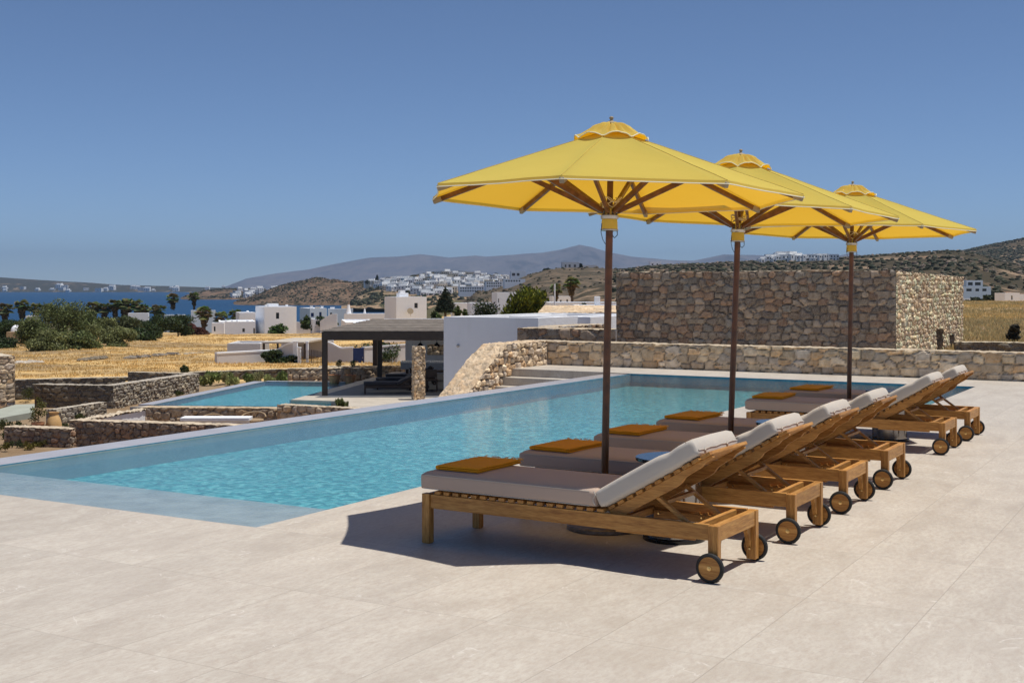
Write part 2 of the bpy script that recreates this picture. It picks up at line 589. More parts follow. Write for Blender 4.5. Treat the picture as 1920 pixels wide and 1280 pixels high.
def terr(px, Y):
    px = np.asarray(px, float); Y = np.asarray(Y, float)
    px, Y = np.broadcast_arrays(px, Y)
    r = np.stack([np.interp(Y, YK, row) for row in TT])
    i = np.clip(np.searchsorted(TC, px) - 1, 0, len(TC) - 2)
    t = (px - TC[i]) / (TC[i + 1] - TC[i]); t = np.clip(t, 0, 1); t = t * t * (3 - 2 * t)
    a = np.take_along_axis(r, i[None], 0)[0]; b = np.take_along_axis(r, (i + 1)[None], 0)[0]
    X = (px - CX) / FOC * Y
    z = a + (b - a) * t
    amp = np.clip((Y - 58) / 60, 0, 1)
    z = z - .95 * np.clip((235 - px) / 25, 0, 1) * np.clip((Y - 45.8) / 1.2, 0, 1) * np.clip((57.6 - Y) / .3, 0, 1)
    z = z + fbm(X / 14, Y / 14, 3, 4) * .9 * amp + fbm(X / 2.2, Y / 2.2, 9, 3) * .18 * np.clip((Y - 30) / 30, 0, 1)
    return z


class Hill:
    def __init__(s, name, prof, Yf, Yr, Yb, z0, amp, nscale, mat, p0, p1, nx, ny, sharp=1.0, seed=1):
        s.name = name; s.prof = np.array(prof, float); s.Yf, s.Yr, s.Yb, s.z0 = Yf, Yr, Yb, z0
        s.amp, s.ns, s.mat, s.p0, s.p1, s.nx, s.ny, s.sharp, s.seed = amp, nscale, mat, p0, p1, nx, ny, sharp, seed

    def z(s, px, Y):
        px = np.asarray(px, float); Y = np.asarray(Y, float)
        pr = np.interp(px, s.prof[:, 0], s.prof[:, 1])
        zr = EYE - (pr - HY) / FOC * s.Yr
        t = np.clip((Y - s.Yf) / (s.Yr - s.Yf), 0, 1); tb = np.clip((Y - s.Yr) / (s.Yb - s.Yr), 0, 1)
        up = np.sin(t * math.pi / 2) ** s.sharp
        sh = np.where(Y <= s.Yr, up, 1 - tb * tb)
        X = (px - CX) / FOC * Y
        n = fbm(X / s.ns, Y / s.ns * .7, s.seed, 6)
        w = np.clip(t * 5, 0, 1) * np.clip((zr - s.z0) / (s.amp * 2 + .1), 0, 1)
        z = s.z0 + (zr - s.z0) * sh + n * s.amp * w
        return np.where((Y < s.Yf) | (Y > s.Yb), -99.0, z)

    def mesh(s):
        px = np.linspace(s.p0, s.p1, s.nx)
        k = int(s.ny * .75)
        Y = np.concatenate([np.linspace(s.Yf, s.Yr, k), np.linspace(s.Yr, s.Yb, s.ny - k + 1)[1:]])
        PX, YY = np.meshgrid(px, Y)
        Z = s.z(PX, YY)
        Z[0] -= 3; Z[-1] -= 3
        X = (PX - CX) / FOC * YY
        V = np.stack([X, YY, Z], -1).reshape(-1, 3)
        ny, nx = PX.shape
        i = np.arange((ny - 1) * (nx - 1)); r = i // (nx - 1); c = i % (nx - 1)
        a = r * nx + c
        F_ = np.stack([a, a + 1, a + nx + 1, a + nx], 1)
        o = np_mesh(s.name, V, F_, s.mat, smooth=True)
        tag(o, kind='structure')
        return o


SEA = -18.0
m_head = hill_mat('headland_rock', (.15, .10, .068), (.21, .15, .105), (.052, .045, .03), .52, .05, (.19, .105, .065))
m_town = hill_mat('town_slope', (.30, .20, .12), (.36, .27, .19), (.05, .055, .03), .55, .035)
m_hilla = hill_mat('brown_slope', (.145, .11, .078), (.205, .155, .108), (.075, .065, .048), .55, .05)
m_hillb = hill_mat('scrub_slope', (.25, .175, .115), (.35, .26, .18), (.062, .052, .034), .66, .02, (.33, .19, .12))
m_isle = hill_mat('island_scrub', (.27, .19, .12), (.34, .25, .17), (.05, .048, .03), .78, .006)
m_mtn = hill_mat('hazed_mountain_rock', (.10, .105, .125), (.20, .18, .18), (.07, .075, .085), .4, .0009)  # blue of the distant haze is partly put into the rock colours
HILLS = [
    Hill('headland', [(-500, 590), (425, 575), (440, 566), (475, 556), (500, 545), (546, 531), (570, 528), (585, 523), (600, 522), (615, 525), (633, 525), (660, 529), (690, 527), (740, 536), (790, 548), (850, 585), (3000, 590)],
         1395, 1640, 1800, SEA - 1, 4.5, 45, m_head, 425, 850, 260, 70, .8, 5),
    Hill('town_hill', [(-500, 640), (640, 590), (670, 545), (700, 530), (760, 521), (810, 513), (860, 511), (905, 517), (960, 521), (1030, 530), (1100, 545), (1200, 560), (3000, 600)],
         1000, 1950, 2150, -12, 4.0, 90, m_town, 640, 1200, 260, 90, .9, 8),
    Hill('brown_hill', [(-500, 640), (840, 590), (890, 548), (930, 538), (960, 528), (990, 517), (1020, 509), (1050, 504), (1110, 504), (1155, 507), (1230, 511), (1400, 520), (1600, 540), (3000, 600)],
         420, 900, 1050, -8, 1.6, 45, m_hilla, 840, 1500, 300, 100, .75, 11),
    Hill('scrub_hill', [(-500, 640), (1000, 570), (1100, 522), (1160, 510), (1230, 504), (1300, 501), (1400, 497), (1430, 495), (1560, 492), (1600, 490), (1700, 484), (1782, 480), (1830, 485), (1880, 497), (1950, 510), (2400, 520), (4000, 520)],
         330, 1300, 1500, -4, 3.6, 80, m_hillb, 1000, 2700, 420, 130, .85, 14),
    Hill('upper_hill', [(-500, 640), (1650, 545), (1740, 490), (1782, 480), (1817, 473), (1860, 464), (1920, 453), (2000, 438), (2200, 410), (2600, 400), (4000, 420)],
         1450, 2300, 2700, 6, 8.0, 160, m_hillb, 1650, 3000, 260, 80, .8, 17),
    Hill('middle_shore', [(-500, 600), (330, 562), (350, 553), (380, 545), (420, 541), (470, 542), (520, 543), (560, 548), (620, 566), (800, 570)],
         2080, 2450, 2600, SEA - 1, 3.0, 80, m_head, 330, 640, 160, 40, .8, 23),
    Hill('far_island', [(-1500, 530), (-600, 505), (-200, 512), (0, 520), (60, 524), (150, 529), (230, 534), (350, 537), (400, 539), (450, 541), (520, 545), (600, 549)],
         5950, 6900, 7500, SEA - 1, 7.0, 300, m_isle, -900, 600, 320, 50, .8, 29),
    Hill('sand_islet', [(-500, 600), (125, 557), (150, 552.5), (300, 552.5), (320, 557), (900, 600)],
         3650, 3760, 3850, SEA - .6, .6, 90, m_town, 120, 325, 60, 16, .8, 31),
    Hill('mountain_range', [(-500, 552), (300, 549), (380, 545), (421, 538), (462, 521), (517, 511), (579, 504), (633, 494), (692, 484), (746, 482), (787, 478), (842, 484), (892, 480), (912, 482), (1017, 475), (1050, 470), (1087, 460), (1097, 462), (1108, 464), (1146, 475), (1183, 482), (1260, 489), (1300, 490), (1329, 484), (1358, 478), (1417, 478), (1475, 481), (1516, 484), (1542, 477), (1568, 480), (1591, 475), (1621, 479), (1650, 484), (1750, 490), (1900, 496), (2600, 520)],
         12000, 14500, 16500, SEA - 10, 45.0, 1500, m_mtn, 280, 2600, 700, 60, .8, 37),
]
for h_ in HILLS: h_.mesh()


def ground(px, Y):
    z = terr(px, Y)
    for h in HILLS: z = np.maximum(z, h.z(px, Y))
    return z


def G(px, py, Ymin=20.0, Ymax=9000.0):
    """first place along the bearing px, seen at dip py, where the land is met"""
    Y = np.geomspace(Ymin, Ymax, 4000)
    z = ground(px, Y)
    sy = HY + (EYE - z) / Y * FOC
    k = np.nonzero(sy <= py)[0]
    i = k[0] if len(k) else len(Y) - 1
    return Vector((xat(px, Y[i]), Y[i], float(z[i])))


def gz(px, Y):
    return float(ground(px, Y))


# main sheet of ground
def build_ground():
    r = np.concatenate([np.linspace(-2.6, -.46, 40), np.linspace(-.45, .47, 420), np.linspace(.48, 2.6, 40)])
    Y = np.concatenate([np.linspace(2, 25, 12), np.linspace(26, 60, 90), np.geomspace(60.5, 320, 190), np.geomspace(330, 2600, 40)])
    R, YY = np.meshgrid(r, Y)
    PX = R * FOC + CX
    Z = terr(PX, YY)
    X = R * YY
    V = np.stack([X, YY, Z], -1).reshape(-1, 3)
    ny, nx = R.shape
    i = np.arange((ny - 1) * (nx - 1)); rr = i // (nx - 1); c = i % (nx - 1)
    a = rr * nx + c
    F_ = np.stack([a, a + 1, a + nx + 1, a + nx], 1)
    n = fbm(X / 16, YY / 7, 4, 5) + .5
    n2 = fbm(X / 1.3, YY / .9, 44, 4) + .5
    gold = np.array([.74, .51, .22]); dust = np.array([.40, .29, .16]); soil = np.array([.33, .24, .15]); scr = np.array([.13, .12, .06])
    w = np.clip((n - .42) * 5, 0, 1)[..., None]
    Cc = gold * (1 - w) + dust * w
    w2 = np.clip((n2 - .58) * 6, 0, 1)[..., None] * .6
    Cc = Cc * (1 - w2) + np.array([.25, .18, .09]) * w2
    near = np.clip((57.5 - YY) / 1.0, 0, 1)[..., None]
    Cc = Cc * (1 - near) + soil * near
    far = np.clip((YY - 230) / 60, 0, 1)[..., None]
    Cc = Cc * (1 - far) + scr * far
    o = np_mesh('ground', V, F_, M['terrain'], cols=Cc.reshape(-1, 3), smooth=True)
    tag(o, kind='structure')
    b = MB(); b.box(-40, 40, -60, 2, -3.4, -2.75)
    tag(b.build('lower_ground', simple('soil', (.33, .24, .15), .95, .2, 1.0)), kind='structure')


build_ground()


def sea_mat():
    k = N('sea_water')
    v = k.pos((.5, 1, 1))
    h = k.math('ADD', k.noise(v, .12, 4, .6, .4), k.math('MULTIPLY', k.noise(v, .6, 3), .4))
    nm = k.bump(h, .8, 1.2)
    big = k.noise(k.pos((.3, 1, 1)), .004, 5, .6)
    c = k.mix(big, (.008, .042, .105), (.012, .060, .14))
    return k.done(k.pbr(c, .45, nm, spec=.12))


M['sea'] = sea_mat()
b = MB()
ys = [300, 700, 1200, 2000, 4000, 9000, 24000]
for i in range(len(ys) - 1):
    b.add([(-ys[i] * 3, ys[i], SEA), (ys[i] * 3, ys[i], SEA), (ys[i + 1] * 3, ys[i + 1], SEA), (-ys[i + 1] * 3, ys[i + 1], SEA)], [(0, 1, 2, 3)])
tag(b.build('sea', M['sea']), kind='structure')


# ------------------------------------------------------------------ rubble masonry as relief
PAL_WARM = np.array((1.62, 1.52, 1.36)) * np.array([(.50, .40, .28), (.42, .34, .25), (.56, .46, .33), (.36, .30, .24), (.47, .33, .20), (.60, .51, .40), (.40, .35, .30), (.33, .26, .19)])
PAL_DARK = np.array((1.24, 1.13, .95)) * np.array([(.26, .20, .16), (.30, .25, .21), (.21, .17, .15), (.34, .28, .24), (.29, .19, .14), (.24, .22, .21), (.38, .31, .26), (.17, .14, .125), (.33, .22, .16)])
def calm(p, f=.5, k=1.0):
    m = p.mean(0); return np.clip((m + (p - m) * f) * k, 0, .8)


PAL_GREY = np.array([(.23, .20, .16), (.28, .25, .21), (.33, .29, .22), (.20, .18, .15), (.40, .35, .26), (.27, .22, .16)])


def stone_patch(S, T, sw, sh, seed, pal, mortar, depth):
    """S,T metres along and up the face -> relief height and colour"""
    u = S / sw; v = T / sh
    v = v + .22 * (vnoise(S / .9, T * 0, seed + 71) - .5)
    u = u + .16 * (vnoise(S / sw * 1.3, T / sh * 1.3, seed + 50) - .5); v = v + .16 * (vnoise(S / sw * 1.3, T / sh * 1.3, seed + 60) - .5)
    iv = np.floor(v)
    F1 = np.full(S.shape, 9.0); F2 = np.full(S.shape, 9.0); ID = np.zeros(S.shape)
    for dj in (-1, 0, 1):
        j = iv + dj
        sft = _h(j, j * 0, seed + 5)
        uu = u + sft
        iu = np.floor(uu)
        for di in (-1, 0, 1):
            i = iu + di
            cx = i + .5 + (_h(i, j, seed) - .5) * .6; cy = j + .5 + (_h(i, j, seed + 1) - .5) * .5
            sz = .58 + .85 * _h(i, j, seed + 3)
            d = (np.abs(uu - cx) ** 3.4 + np.abs(v - cy) ** 3.4) ** (1 / 3.4) / sz
            idv = _h(i, j, seed + 2)
            new = d < F1
            F2 = np.where(new, F1, np.minimum(F2, d)); ID = np.where(new, idv, ID); F1 = np.where(new, d, F1)
    e = F2 - F1
    s = np.clip(e / .30, 0, 1); s = s * s * (3 - 2 * s)
    k = (ID * 9973) % 1.0
    H_ = depth * (s * (.55 + .75 * k) + .25 * s * (vnoise(S * 18, T * 18, seed) - .5)) - depth * .5
    idx = np.minimum((ID * len(pal)).astype(int), len(pal) - 1)
    Cc = pal[idx] * (.82 + .36 * k)[..., None]
    m = np.clip((.075 - e) / .05, 0, 1)[..., None]
    Cc = Cc * (1 - m) + np.array(mortar) * m
    return H_, Cc


def stone_face(org, ux, nrm, L, z0, zt, sw, sh, pal, mortar, depth, res, seed, holes=()):
    """one vertical rubble face. zt: height or function of s. returns V,F,C"""
    ztf = zt if callable(zt) else (lambda s: zt + 0 * s)
    s1 = np.linspace(0, L, max(3, int(L / res) + 1))
    top = float(np.max(ztf(s1)))
    t1 = np.linspace(z0, top + .03, max(3, int((top + .03 - z0) / res) + 1))
    S, T = np.meshgrid(s1, t1)
    H_, Cc = stone_patch(S + seed * 3.1, T + seed * 1.7 + 40, sw, sh, seed, pal, mortar, depth)
    tops = ztf(S) + .03 * (vnoise(S / (sw * .8), S * 0, seed + 9) - .5) + .02 * (vnoise(S / .07, S * 0, seed + 8) - .5)
    clamped = T >= tops
    Tz = np.minimum(T, tops)
    near = np.clip((tops - T) / .03, 0, 1)
    H_ = H_ * (.3 + .7 * near)
    # keep corners shut
    ec = np.clip(np.minimum(S, L - S) / .03, 0, 1)
    H_ = H_ * ec + (1 - ec) * depth * .1
    org = np.array(org, float); ux = np.array(ux, float); nrm = np.array(nrm, float)
    V = org + S[..., None] * ux + H_[..., None] * nrm
    V[..., 2] = Tz
    ny, nx = S.shape
    i = np.arange((ny - 1) * (nx - 1)); r = i // (nx - 1); c = i % (nx - 1)
    a = r * nx + c
    F_ = np.stack([a, a + 1, a + nx + 1, a + nx], 1)
    cl = clamped.ravel()
    keep = ~(cl[F_].all(1))
    if holes:
        sc = (S.ravel()[F_]).mean(1); tc = (T.ravel()[F_]).mean(1)
        for (a0, a1, b0, b1) in holes:
            keep &= ~((sc > a0) & (sc < a1) & (tc > b0) & (tc < b1))
    return V.reshape(-1, 3), F_[keep], Cc.reshape(-1, 3)


def join(parts):
    Vs, Fs, Cs = [], [], []; n = 0
    for V, F_, C in parts:
        Vs.append(V); Fs.append(F_ + n); Cs.append(C); n += len(V)
    return np.concatenate(Vs), np.concatenate(Fs), np.concatenate(Cs)


def quad_grid(p00, p10, p11, p01, res, fn=None, col=(.5, .42, .3), seed=0, rough=.012, ztop=None, stones=None):
    """a bumpy cap sheet between four corners"""
    p00, p10, p11, p01 = [np.array(p, float) for p in (p00, p10, p11, p01)]
    nu = max(2, int(np.linalg.norm(p10 - p00) / res) + 1); nv = max(2, int(np.linalg.norm(p01 - p00) / res) + 1)
    U, W = np.meshgrid(np.linspace(0, 1, nu), np.linspace(0, 1, nv))
    U = U[..., None]; W = W[..., None]
    V = (p00 * (1 - U) + p10 * U) * (1 - W) + (p01 * (1 - U) + p11 * U) * W
    n = vnoise(V[..., 0] / .06, V[..., 1] / .06, seed) + .6 * vnoise(V[..., 0] / .2, V[..., 1] / .2, seed + 3)
    if ztop is not None: V[..., 2] = ztop(V)
    V[..., 2] += (n - .8) * rough * 2
    k = vnoise(V[..., 0] / .13, V[..., 1] / .13, seed + 7)[..., None]
    C = np.array(col) * (.78 + .42 * k)
    if stones:
        lu = np.linalg.norm(p10 - p00); lv = np.linalg.norm(p01 - p00)
        H_, C2 = stone_patch(U[..., 0] * lu + seed, W[..., 0] * lv + seed, stones[0], stones[1], seed, stones[2], stones[3], stones[4] if len(stones) > 4 else .035)
        V[..., 2] += H_; C = C2
    i = np.arange((nv - 1) * (nu - 1)); r = i // (nu - 1); c = i % (nu - 1)
    a = r * nu + c
    F_ = np.stack([a, a + 1, a + nu + 1, a + nu], 1)
    return V.reshape(-1, 3), F_, C.reshape(-1, 3)


def rubble_wall(name, a, b, thick, z0, zt, label, cat='stone wall', group=None, pal=PAL_WARM, mortar=(.22, .18, .13), sw=.24, sh=.17,
                depth=.035, res=.035, cap=(.56, .46, .33), seed=1, sides='FLRB', mat='stone', Mw=None, holes=(), back=None, parent=None, extra=None, capstones=None):
    """rubble wall from a to b (xy); its front is on the right-hand side walking a->b; thick metres behind"""
    a = np.array((a[0], a[1], 0), float); b_ = np.array((b[0], b[1], 0), float)
    d = b_ - a; L = float(np.linalg.norm(d)); d = d / L
    n = np.array((d[1], -d[0], 0.0))          # front normal
    ztf = zt if callable(zt) else (lambda s: zt + 0 * s)
    parts = [stone_face(a, d, n, L, z0, ztf, sw, sh, pal, mortar, depth, res, seed, holes)]
    zl = float(ztf(np.array([0.0]))[0]); zr = float(ztf(np.array([L]))[0])
    if 'L' in sides: parts.append(stone_face(a - n * thick, n, -d, thick, z0, zl, sw, sh, pal, mortar, depth, res, seed + 20))
    if 'R' in sides: parts.append(stone_face(b_, -n, d, thick, z0, zr, sw, sh, pal, mortar, depth, res, seed + 30))
    if 'B' in sides: parts.append(stone_face(b_ - n * thick, -d, -n, L, z0, lambda s: ztf(L - s), sw, sh, pal, mortar, depth, max(res, .06) * 1.5, seed + 40))
    def zf(V):
        s = (V[..., 0] - a[0]) * d[0] + (V[..., 1] - a[1]) * d[1]
        return ztf(s)
    ov = .012
    q = quad_grid(a + n * ov - d * ov, b_ + n * ov + d * ov, b_ - n * (thick + ov) + d * ov, a - n * (thick + ov) - d * ov, max(res, .035), seed=seed, col=cap, ztop=zf, stones=capstones)
    parts.append(q)
    if extra: parts += extra
    V, F_, C = join(parts)
    o = np_mesh(name, V, F_, M[mat], cols=C, smooth=False, M=Mw)
    if parent is not None: o.parent = parent
    elif label: tag(o, label, cat, group)
    return o
# ------------------------------------------------------------------ deck and pool (in the deck's own frame)
def deck_build():
    b = MB()
    T_, B_ = 0.0, -.30
    for (x0, x1, y0, y1) in [(-14, 40, -30, 0), (0, 40, 0, 10.3), (2.13, 40, 10.3, 14.8), (-4.45, 40, 14.8, 16.36), (-6.63, -4.45, 14.9, 16.36)]:
        b.add([(x0, y0, T_), (x1, y0, T_), (x1, y1, T_), (x0, y1, T_)], [(0, 1, 2, 3)])
    # skirts where the slab ends in the open
    def skirt(x0, y0, x1, y1, z1=-3.2):
        b.add([(x0, y0, 0), (x1, y1, 0), (x1, y1, z1), (x0, y0, z1)], [(0, 1, 2, 3)])
    skirt(-14, -30, -14, 0); skirt(-14, 0, -4.45, 0); skirt(-14, -30, 40, -30); skirt(40, -30, 40, 16.36)
    skirt(-6.63, 14.9, -4.45, 14.9, -.15)
    o = b.build('pool_deck', M['deck'], M=DECK)
    tag(o, kind='structure')
    # stairs down beside the pool
    b = MB()
    y = 14.9; z = -.15
    for i in range(9):
        y0 = y - .36
        b.add([(-6.63, y, z), (-4.452, y, z), (-4.452, y0, z), (-6.63, y0, z)], [(3, 2, 1, 0)])
        b.add([(-6.63, y0, z), (-4.452, y0, z), (-4.452, y0, z - .155), (-6.63, y0, z - .155)], [(0, 1, 2, 3)])
        y = y0; z -= .155
    b.add([(-6.63, y, z), (-4.452, y, z), (-4.452, y - 6, z), (-6.63, y - 6, z)], [(3, 2, 1, 0)])
    tag(b.build('steps', M['deck'], M=DECK), 'pale stone steps going down beside the pool wall to the stone parapet', 'steps')


deck_build()


def pool_build():
    WL = -.022; FL = -.235
    root = empty('swimming_pool', O, math.radians(-30))
    tag(root, 'large turquoise infinity pool beside the sun loungers', 'pool')
    b = MB()
    # floor: main basin, the bay on the right at the far end
    b.add([(-4, .98, FL), (0, .98, FL), (0, 14.8, FL), (-4, 14.8, FL)], [(0, 1, 2, 3)])
    b.add([(0, 10.3, FL), (2.13, 10.3, FL), (2.13, 14.8, FL), (0, 14.8, FL)], [(0, 1, 2, 3)])
    b.build('floor', M['poolfloor'], root)
    b = MB()
    def wall(x0, y0, x1, y1, z0=FL, z1=-.004):
        b.add([(x0, y0, z0), (x1, y1, z0), (x1, y1, z1), (x0, y0, z1)], [(0, 1, 2, 3)])
    wall(-4, .98, -4, 14.8); wall(0, .98, 0, 10.3); wall(0, 10.3, 2.13, 10.3); wall(2.13, 10.3, 2.13, 14.8)
    wall(-4, 14.8, 2.13, 14.8); wall(-4, .98, 0, .98, FL, -.055)
    b.build('inner_wall', M['poolwall'], root)
    b = MB()
    b.add([(-4, 0, -.05), (0, 0, -.05), (0, .98, -.05), (-4, .98, -.05)], [(0, 1, 2, 3)])
    b.add([(-4, 0, -.05), (0, 0, -.05), (0, 0, -.003), (-4, 0, -.003)], [(0, 1, 2, 3)])
    b.add([(0, 0, -.05), (0, .98, -.05), (0, .98, -.003), (0, 0, -.003)], [(0, 1, 2, 3)])
    b.build('entry_shelf', M['ledge'], root)
    # overflow lip and the outer wall falling to the garden
    b = MB()
    b.box(-4.45, -4.0, 0, 14.8, -3.4, -.012)
    b.build('overflow_edge', M['edge'], root, bevel=.004)
    b = MB()
    n1, n2 = 2, 2
    b.add([(-4, 0, WL), (0, 0, WL), (0, 10.3, WL), (-4, 10.3, WL)], [(0, 1, 2, 3)])
    b.add([(-4, 10.3, WL), (2.13, 10.3, WL), (2.13, 14.8, WL), (-4, 14.8, WL)], [(0, 1, 2, 3)])
    b.build('water_surface', M['water'], root)


pool_build()


# ------------------------------------------------------------------ cushions
def pillow(L, W, T, nx, ny, bulge, r, seed, wr=.004, endround=.0):
    """a boxed cushion: rounded edges, gentle crown, wrinkles; x 0..L, y -W/2..W/2, z 0..T"""
    b = MB()
    rows = []
    # cross-section loop in (y,z) superellipse, swept along x with end shrink
    m = 28
    xs = [0, .003, .010, .024] + [.045 + (L - .09) * i / nx for i in range(nx + 1)] + [L - .024, L - .010, L - .003, L]
    V = []
    for x in xs:
        e = min(x, L - x)
        k = 1.0 if e >= .024 else (1 - ((.024 - e) / .024) ** 2.6 * .16)
        kw = 1.0 if e >= .024 else (1 - ((.024 - e) / .024) ** 2.6 * .04)
        for j in range(m):
            a = 2 * math.pi * j / m
            c, s = math.cos(a), math.sin(a)
            p = 15.0
            rr = (abs(c) ** p + abs(s) ** p) ** (-1 / p)
            # spread points around the box evenly
            y = c * rr; z = s * rr
            yy = y * W / 2 * kw; zz = z * T / 2 * k
            cr = bulge * max(0, 1 - (y * y)) * (1 - (2 * x / L - 1) ** 6)
            zz += cr * (1 if z > .5 else .2 * z)
            yy += (1 if y > 0 else -1) * bulge * .5 * (1 - z * z) * (abs(y) > .9)
            n = float(fbm(np.array(x * 9 + seed), np.array(a * 1.9 + seed), seed, 3)) * wr
            V.append(Vector((x, yy + c * n, T / 2 + zz + s * n)))
    fs = []
    R = len(xs)
    for i in range(R - 1):
        for j in range(m):
            fs.append((i * m + j, i * m + (j + 1) % m, (i + 1) * m + (j + 1) % m, (i + 1) * m + j))
    fs.append(tuple(range(m - 1, -1, -1))); fs.append(tuple(range((R - 1) * m, R * m)))
    b.add(V, fs)
    return b


TH = math.radians(30.0)
HX, HZ = 1.285, .318
BM = Matrix.Translation((HX, 0, HZ)) @ Matrix.Rotation(-TH, 4, 'Y')     # back frame: x up the back, z out of it
LEN = 1.95


def make_lounger(mats, label, group, cat='sun lounger'):
    tx, ty, tz, cu, pi, rub, hub = mats
    root = empty('sun_lounger')
    tag(root, label, cat, group)
    # side rails
    for s in (-1, 1):
        b = MB(); b.box(.056, 1.925, s * .285 - .014, s * .285 + .014, .222, .309); b.build('side_rail', tx, root, bevel=.003)
        b = MB(); b.box(0, .056, s * .2845 - .026, s * .2845 + .026, .004, .312); b.box(.004, .052, s * .2845 - .022, s * .2845 + .022, 0, .004)
        b.build('leg', tz, root, bevel=.004)
        # rear leg with its curved bracket
        b = MB(); b.box(1.926, 1.985, s * .2845 - .0245, s * .2845 + .0245, .02, .306); b.build('rear_leg', tz, root, bevel=.004)
        pts = [(0, 0), (.075, 0), (.06, -.03), (.045, -.045), (.035, -.075), (.018, -.12), (0, -.13)]
        b = MB()
        Mb = Matrix.Translation((1.945, s * .259, .218)) @ Matrix.Rotation(-s * math.pi / 2, 4, 'Z')
        b.prism(pts, -.014, .014, Mb); b.build('bracket', tz, root, bevel=.002)
        # notched rack with brass pegs
        b = MB(); b.box(1.34, 1.83, s * .252 - .012, s * .252 + .012, .205, .252)
        for i in range(5):
            x = 1.60 + i * .055
            b.prism([(x, .2525), (x + .04, .2525), (x + .034, .268), (x + .012, .262)], s * .252 - .011, s * .252 + .011)
        rk = b.build('notched_rack', tx, root, bevel=.002)
        for x in (1.38, 1.66, 1.75):
            b = MB(); b.tube([(x, s * .239, .236), (x, s * .223, .236)], .006, 8); b.build('peg', hub, rk)
        # wheel
        b = MB()
        yy = s * .334
        Mw = Matrix.Translation((LEN, yy, .081)) @ Matrix.Rotation(math.pi / 2, 4, 'X')
        b.lathe([(0, -.012), (.062, -.012), (.0635, 0), (.062, .012), (0, .012)], 40, Mw)
        w = b.build('wheel', tx, root, smooth=30)
        b = MB()
        b.lathe([(.0625, -.014), (.070, -.016), (.078, -.012), (.081, -.004), (.081, .004), (.078, .012), (.070, .016), (.0625, .014)], 48, Mw, ring=True)
        b.build('tyre', rub, w, smooth=40)
        b = MB()
        for q in (-1, 1):
            b.lathe([(0, q * .020), (.006, q * .0195), (.0075, q * .017), (.012, q * .0165), (.0135, q * .0122), (.0, q * .0122)], 20, Mw)
        b.build('hub_cap', hub, w, smooth=50)
        b = MB(); b.tube([(LEN, s * .258, .081), (LEN, s * .251, .081)], [.009, .007], 6); b.build('axle_nut', hub, w)
    b = MB(); b.box(1.934, 1.98, -.2595, .2595, .216, .3045); b.build('end_rail', ty, root, bevel=.004)
    b = MB(); b.box(1.835, 1.865, -.2695, .2695, .262, .301); b.build('stop_rail', ty, root, bevel=.003)
    b = MB(); b.box(.006, .05, -.258, .258, .225, .309); b.build('foot_rail', ty, root, bevel=.003)
    b = MB(); b.box(1.30, 1.335, -.2695, .2695, .226, .268); b.build('cross_rail', ty, root, bevel=.003)
    # seat slats
    x = .085
    while x < 1.24:
        b = MB(); b.box(x, x + .043, -.292, .292, .3105, .330); b.build('seat_slat', ty, root, bevel=.002)
        x += .0675
    # back frame
    for s in (-1, 1):
        b = MB()
        poly = [(.0, -.005), (.015, -.05), (.06, -.066), (.46, -.066), (.495, -.060), (.525, -.044), (.56, -.040), (.64, -.038), (.67, -.026), (.735, -.020), (.735, -.003), (.0, -.003)]
        b.prism(poly, s * .2345 - .013, s * .2345 + .013, BM); b.build('back_rail', tx, root, bevel=.003)
    x = .012
    while x < .50:
        b = MB(); b.box(x, x + .043, -.258, .258, -.0025, .017, BM); b.build('back_slat', ty, root, bevel=.002)
        x += .0675
    for x0, x1 in ((.553, .607), (.619, .668), (.680, .744)):
        b = MB(); b.box(x0, x1, -.278, .278, -.0025, .018, BM)
        b.build('head_slat', ty, root, bevel=.003)
    # strut holding the back up
    def bp(x, y, z): return BM @ Vector((x, y, z))
    arm_top = []; b = MB()
    st = empty('back_strut'); st.parent = root
    for s in (-1, 1):
        a = bp(.30, s * .205, -.052); e = Vector((1.79, s * .205, .268))
        b = MB(); b.bar(a, e, .020, .034, (0, 1, 0)); b.build('strut_arm', tx, st, bevel=.002)
        arm_top.append(a.lerp(e, .22))
        b = MB(); b.tube([a + Vector((0, s * .011, 0)), a + Vector((0, s * .017, 0))], .008, 8); b.build('pivot_bolt', hub, st)
    b = MB(); b.bar(arm_top[0] + Vector((0, .0105, 0)), arm_top[1] - Vector((0, .0105, 0)), .034, .022, (0, 0, 1)); b.build('strut_bar', ty, st, bevel=.002)
    # cushions
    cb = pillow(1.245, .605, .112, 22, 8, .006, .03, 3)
    c = cb.build('seat_cushion', M['seat_shade_fabric'] if cu is M['cushion'] else cu, root, smooth=180)
    for ch in c.data.vertices: ch.co += Vector((-.018, 0, .331))
    for zz in (.345, .428):
        b = MB(); b.tube([(x_, -.3035, zz) for x_ in (.02, .3, .7, 1.0, 1.19)], .0032, 6); b.tube([(x_, .3035, zz) for x_ in (.02, .3, .7, 1.0, 1.19)], .0032, 6)
        b.build('piping', pi, c)
    cb = pillow(.70, .60, .112, 18, 8, .008, .03, 8)
    c2 = cb.build('back_cushion', cu, root, smooth=180)
    for ch in c2.data.vertices:
        p = ch.co.copy()
        # the head end sinks and folds a little
        if p.x > .45:
            q = (p.x - .45) / .25
            p.z -= .010 * math.exp(-((p.x - .52) / .04) ** 2) * (p.z > .05) + .006 * q * (p.z > .05)
            p.y *= 1 - .03 * q
        ch.co = BM @ (p + Vector((-.01, 0, .019)))
    b = MB()
    b.tube([BM @ Vector((.645, y_, .122 - .003 * abs(math.sin(y_ * 30)))) for y_ in [i * .04 - .28 for i in range(15)]], .0035, 6)
    b.tube([BM @ Vector((.694, y_, .050 + .002 * math.sin(y_ * 40))) for y_ in [i * .04 - .28 for i in range(15)]], .0035, 6)
    b.build('piping', pi, c2)
    b = MB()
